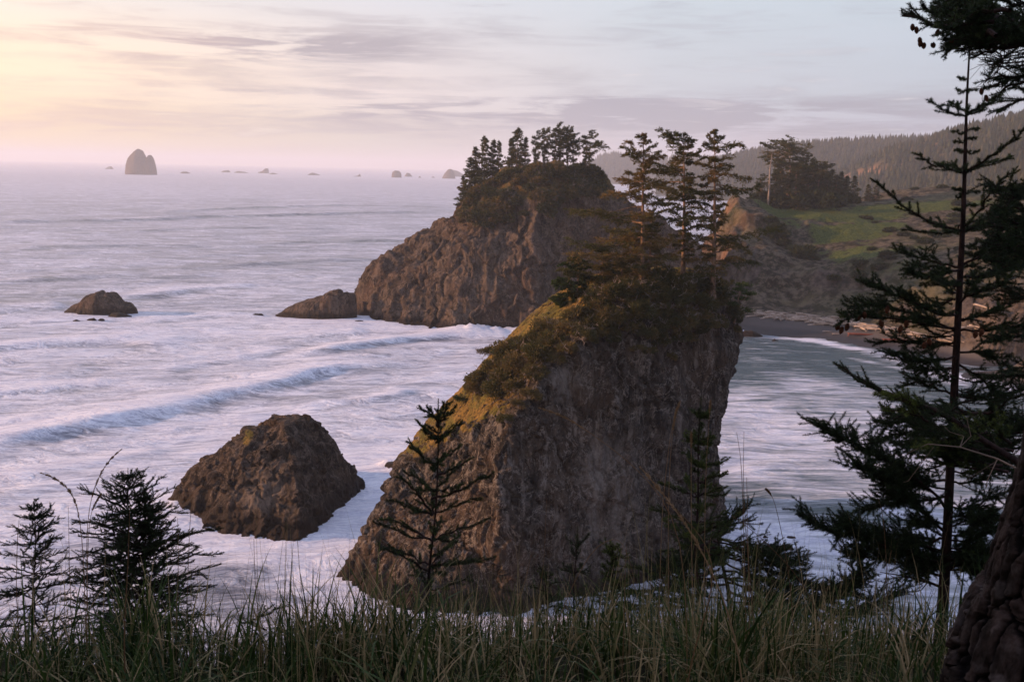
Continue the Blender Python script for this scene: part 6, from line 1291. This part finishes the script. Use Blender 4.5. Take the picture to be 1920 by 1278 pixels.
        m = MB(); tubes(m, L, np.linspace(r, r_tip, 20), 6, t=tint); m.build('stem', M['stalk'], root)
        if head:
            m = MB(); i0 = int(20*(1-head)); H = L[i0:]; kk = np.linspace(0, 1, len(H)); n = 420; u = rs.rand(n); B = np.stack([np.interp(u, kk, H[:, j]) for j in range(3)], 1); T = norm(np.stack([np.interp(u, kk, np.gradient(H[:, j])) for j in range(3)], 1))
            e = np.sin(np.clip(u*.95+.05, 0, 1)*math.pi)**.5*(.6+.4*np.sin(u*40)); leaves(m, B, norm(T*1.3+rperp(T, rs)*.7), hw*(.5+.5*rs.rand(n))*e+.002, np.full(n, .0028), np.clip(tint+.2+.2*rs.normal(size=n), 0, 1), rs); m.build('seed_head', M['stalk'], root, smooth=False)
    S_ = [([(160, 1170), (158, 1060), (150, 960), (135, 920), (105, 895), (76, 886)], 3.6, .55, 'grass stalk arching left with a long nodding seed head, at the far left', .35),
          ([(165, 1170), (162, 1060), (163, 960), (180, 900), (205, 860), (228, 842)], 3.6, .45, 'grass stalk curving right with a feathery seed head, at the far left', .35),
          ([(162, 1150), (164, 1050), (168, 960), (190, 925)], 3.7, .25, 'short drooping seed head between the two arching stalks at the far left', .4),
          ([(133, 1150), (130, 1050), (128, 950)], 3.9, 0, 'thin bare stalk beside the arching seed heads', .2), ([(30, 1100), (33, 1000), (36, 975)], 3.6, 0, 'thin bare stalk nearest the left edge', .2),
          ([(232, 1190), (240, 1060), (244, 930)], 3.1, 0, 'thick brown stalk crossing the twin-stemmed spruce', .25), ([(330, 1180), (335, 1050), (333, 970)], 3.6, 0, 'thin stalk right of the twin-stemmed spruce', .3), ([(488, 1190), (478, 1090), (476, 1010)], 3.4, 0, 'upright brown stalk in front of the dark water', .3), ([(350, 1160), (355, 1000), (360, 925)], 3.8, 0, 'thin stalk in front of the left tip of the bare brown rock', .2),
          ([(570, 1150), (560, 1050), (555, 960)], 3.8, 0, 'faint thin stalk below the bare brown rock', .2), ([(1400, 1278), (1360, 1120), (1300, 1000), (1240, 920), (1200, 875)], 2.6, .55, 'big arching grass stalk with a braided seed head crossing the near stack', .75),
          ([(1290, 990), (1200, 880), (1120, 820), (1060, 780), (1010, 764)], 3.2, .35, 'far tip of a long arching stalk high across the dark wall', .55), ([(1235, 1200), (1240, 960), (1258, 800), (1275, 752)], 3.6, .2, 'stalk with slim pale seed head, left of its taller twin on the dark wall', .7),
          ([(1255, 1200), (1252, 960), (1258, 830), (1268, 765)], 3.7, .18, 'slim pale stalk close behind its taller twin on the dark wall', .7), ([(1300, 1200), (1296, 980), (1296, 880), (1296, 810)], 3.5, .12, 'straight pale stalk left of the yellowish young spruce', .7), ([(1320, 1200), (1322, 900), (1332, 750)], 3.8, .1, 'slim stalk just right of the yellowish young spruce tip', .65),
          ([(1400, 1240), (1395, 1000), (1390, 860), (1381, 810)], 3.4, 0, 'left of two straight stalks standing against the bay', .3), ([(1420, 1240), (1400, 1020), (1393, 900), (1395, 808)], 3.4, 0, 'right of two straight stalks standing against the bay', .3), ([(1405, 1200), (1402, 1000), (1400, 895)], 3.5, 0, 'shorter straight stalk below the pair against the bay', .35),
          ([(1490, 1180), (1478, 1060), (1462, 980), (1450, 930), (1436, 916)], 3.5, .2, 'curved stalk with a dark drooping tip before the three small rocks', .15), ([(1665, 1180), (1662, 1040), (1655, 960), (1646, 932)], 3.9, 0, 'bent brown stalk left of the slim tall spruce', .2), ([(1655, 1180), (1660, 1080), (1672, 1030)], 3.7, 0, 'short thin stalk left of the slim tall spruce', .3),
          ([(1170, 1180), (1172, 1080), (1175, 1020)], 3.3, 0, 'straight red-brown stalk between the fuzzy seedlings', .35), ([(1030, 1200), (1100, 1030), (1160, 1000), (1178, 1040), (1190, 1090)], 3.4, 0, 'kinked arching blade over the two-whorled seedling', .4), ([(1000, 1180), (1020, 1060), (1025, 935)], 3.7, 0, 'long thin stalk rising straight before the foot of the dark wall', .35),
          ([(955, 1180), (985, 1090), (996, 1040)], 3.3, 0, 'slanting dry stalk left of the two-whorled seedling', .5), ([(1560, 1200), (1500, 1080), (1420, 1000), (1370, 965)], 3.0, 0, 'long dark stalk slanting left across the sprawling spruce', .15), ([(1290, 1250), (1340, 1100), (1330, 1020), (1255, 940)], 2.9, 0, 'thick reddish stalk curving up left before the dark wall', .4)]
    for pts, Y, head, lab, tn in S_: stalk(pts, Y, .0030 if 'thick' in lab or 'big' in lab else .0017, head, lab, tn, hw=.02 if 'big' in lab or 'arching left' in lab else .014)
make_grass()
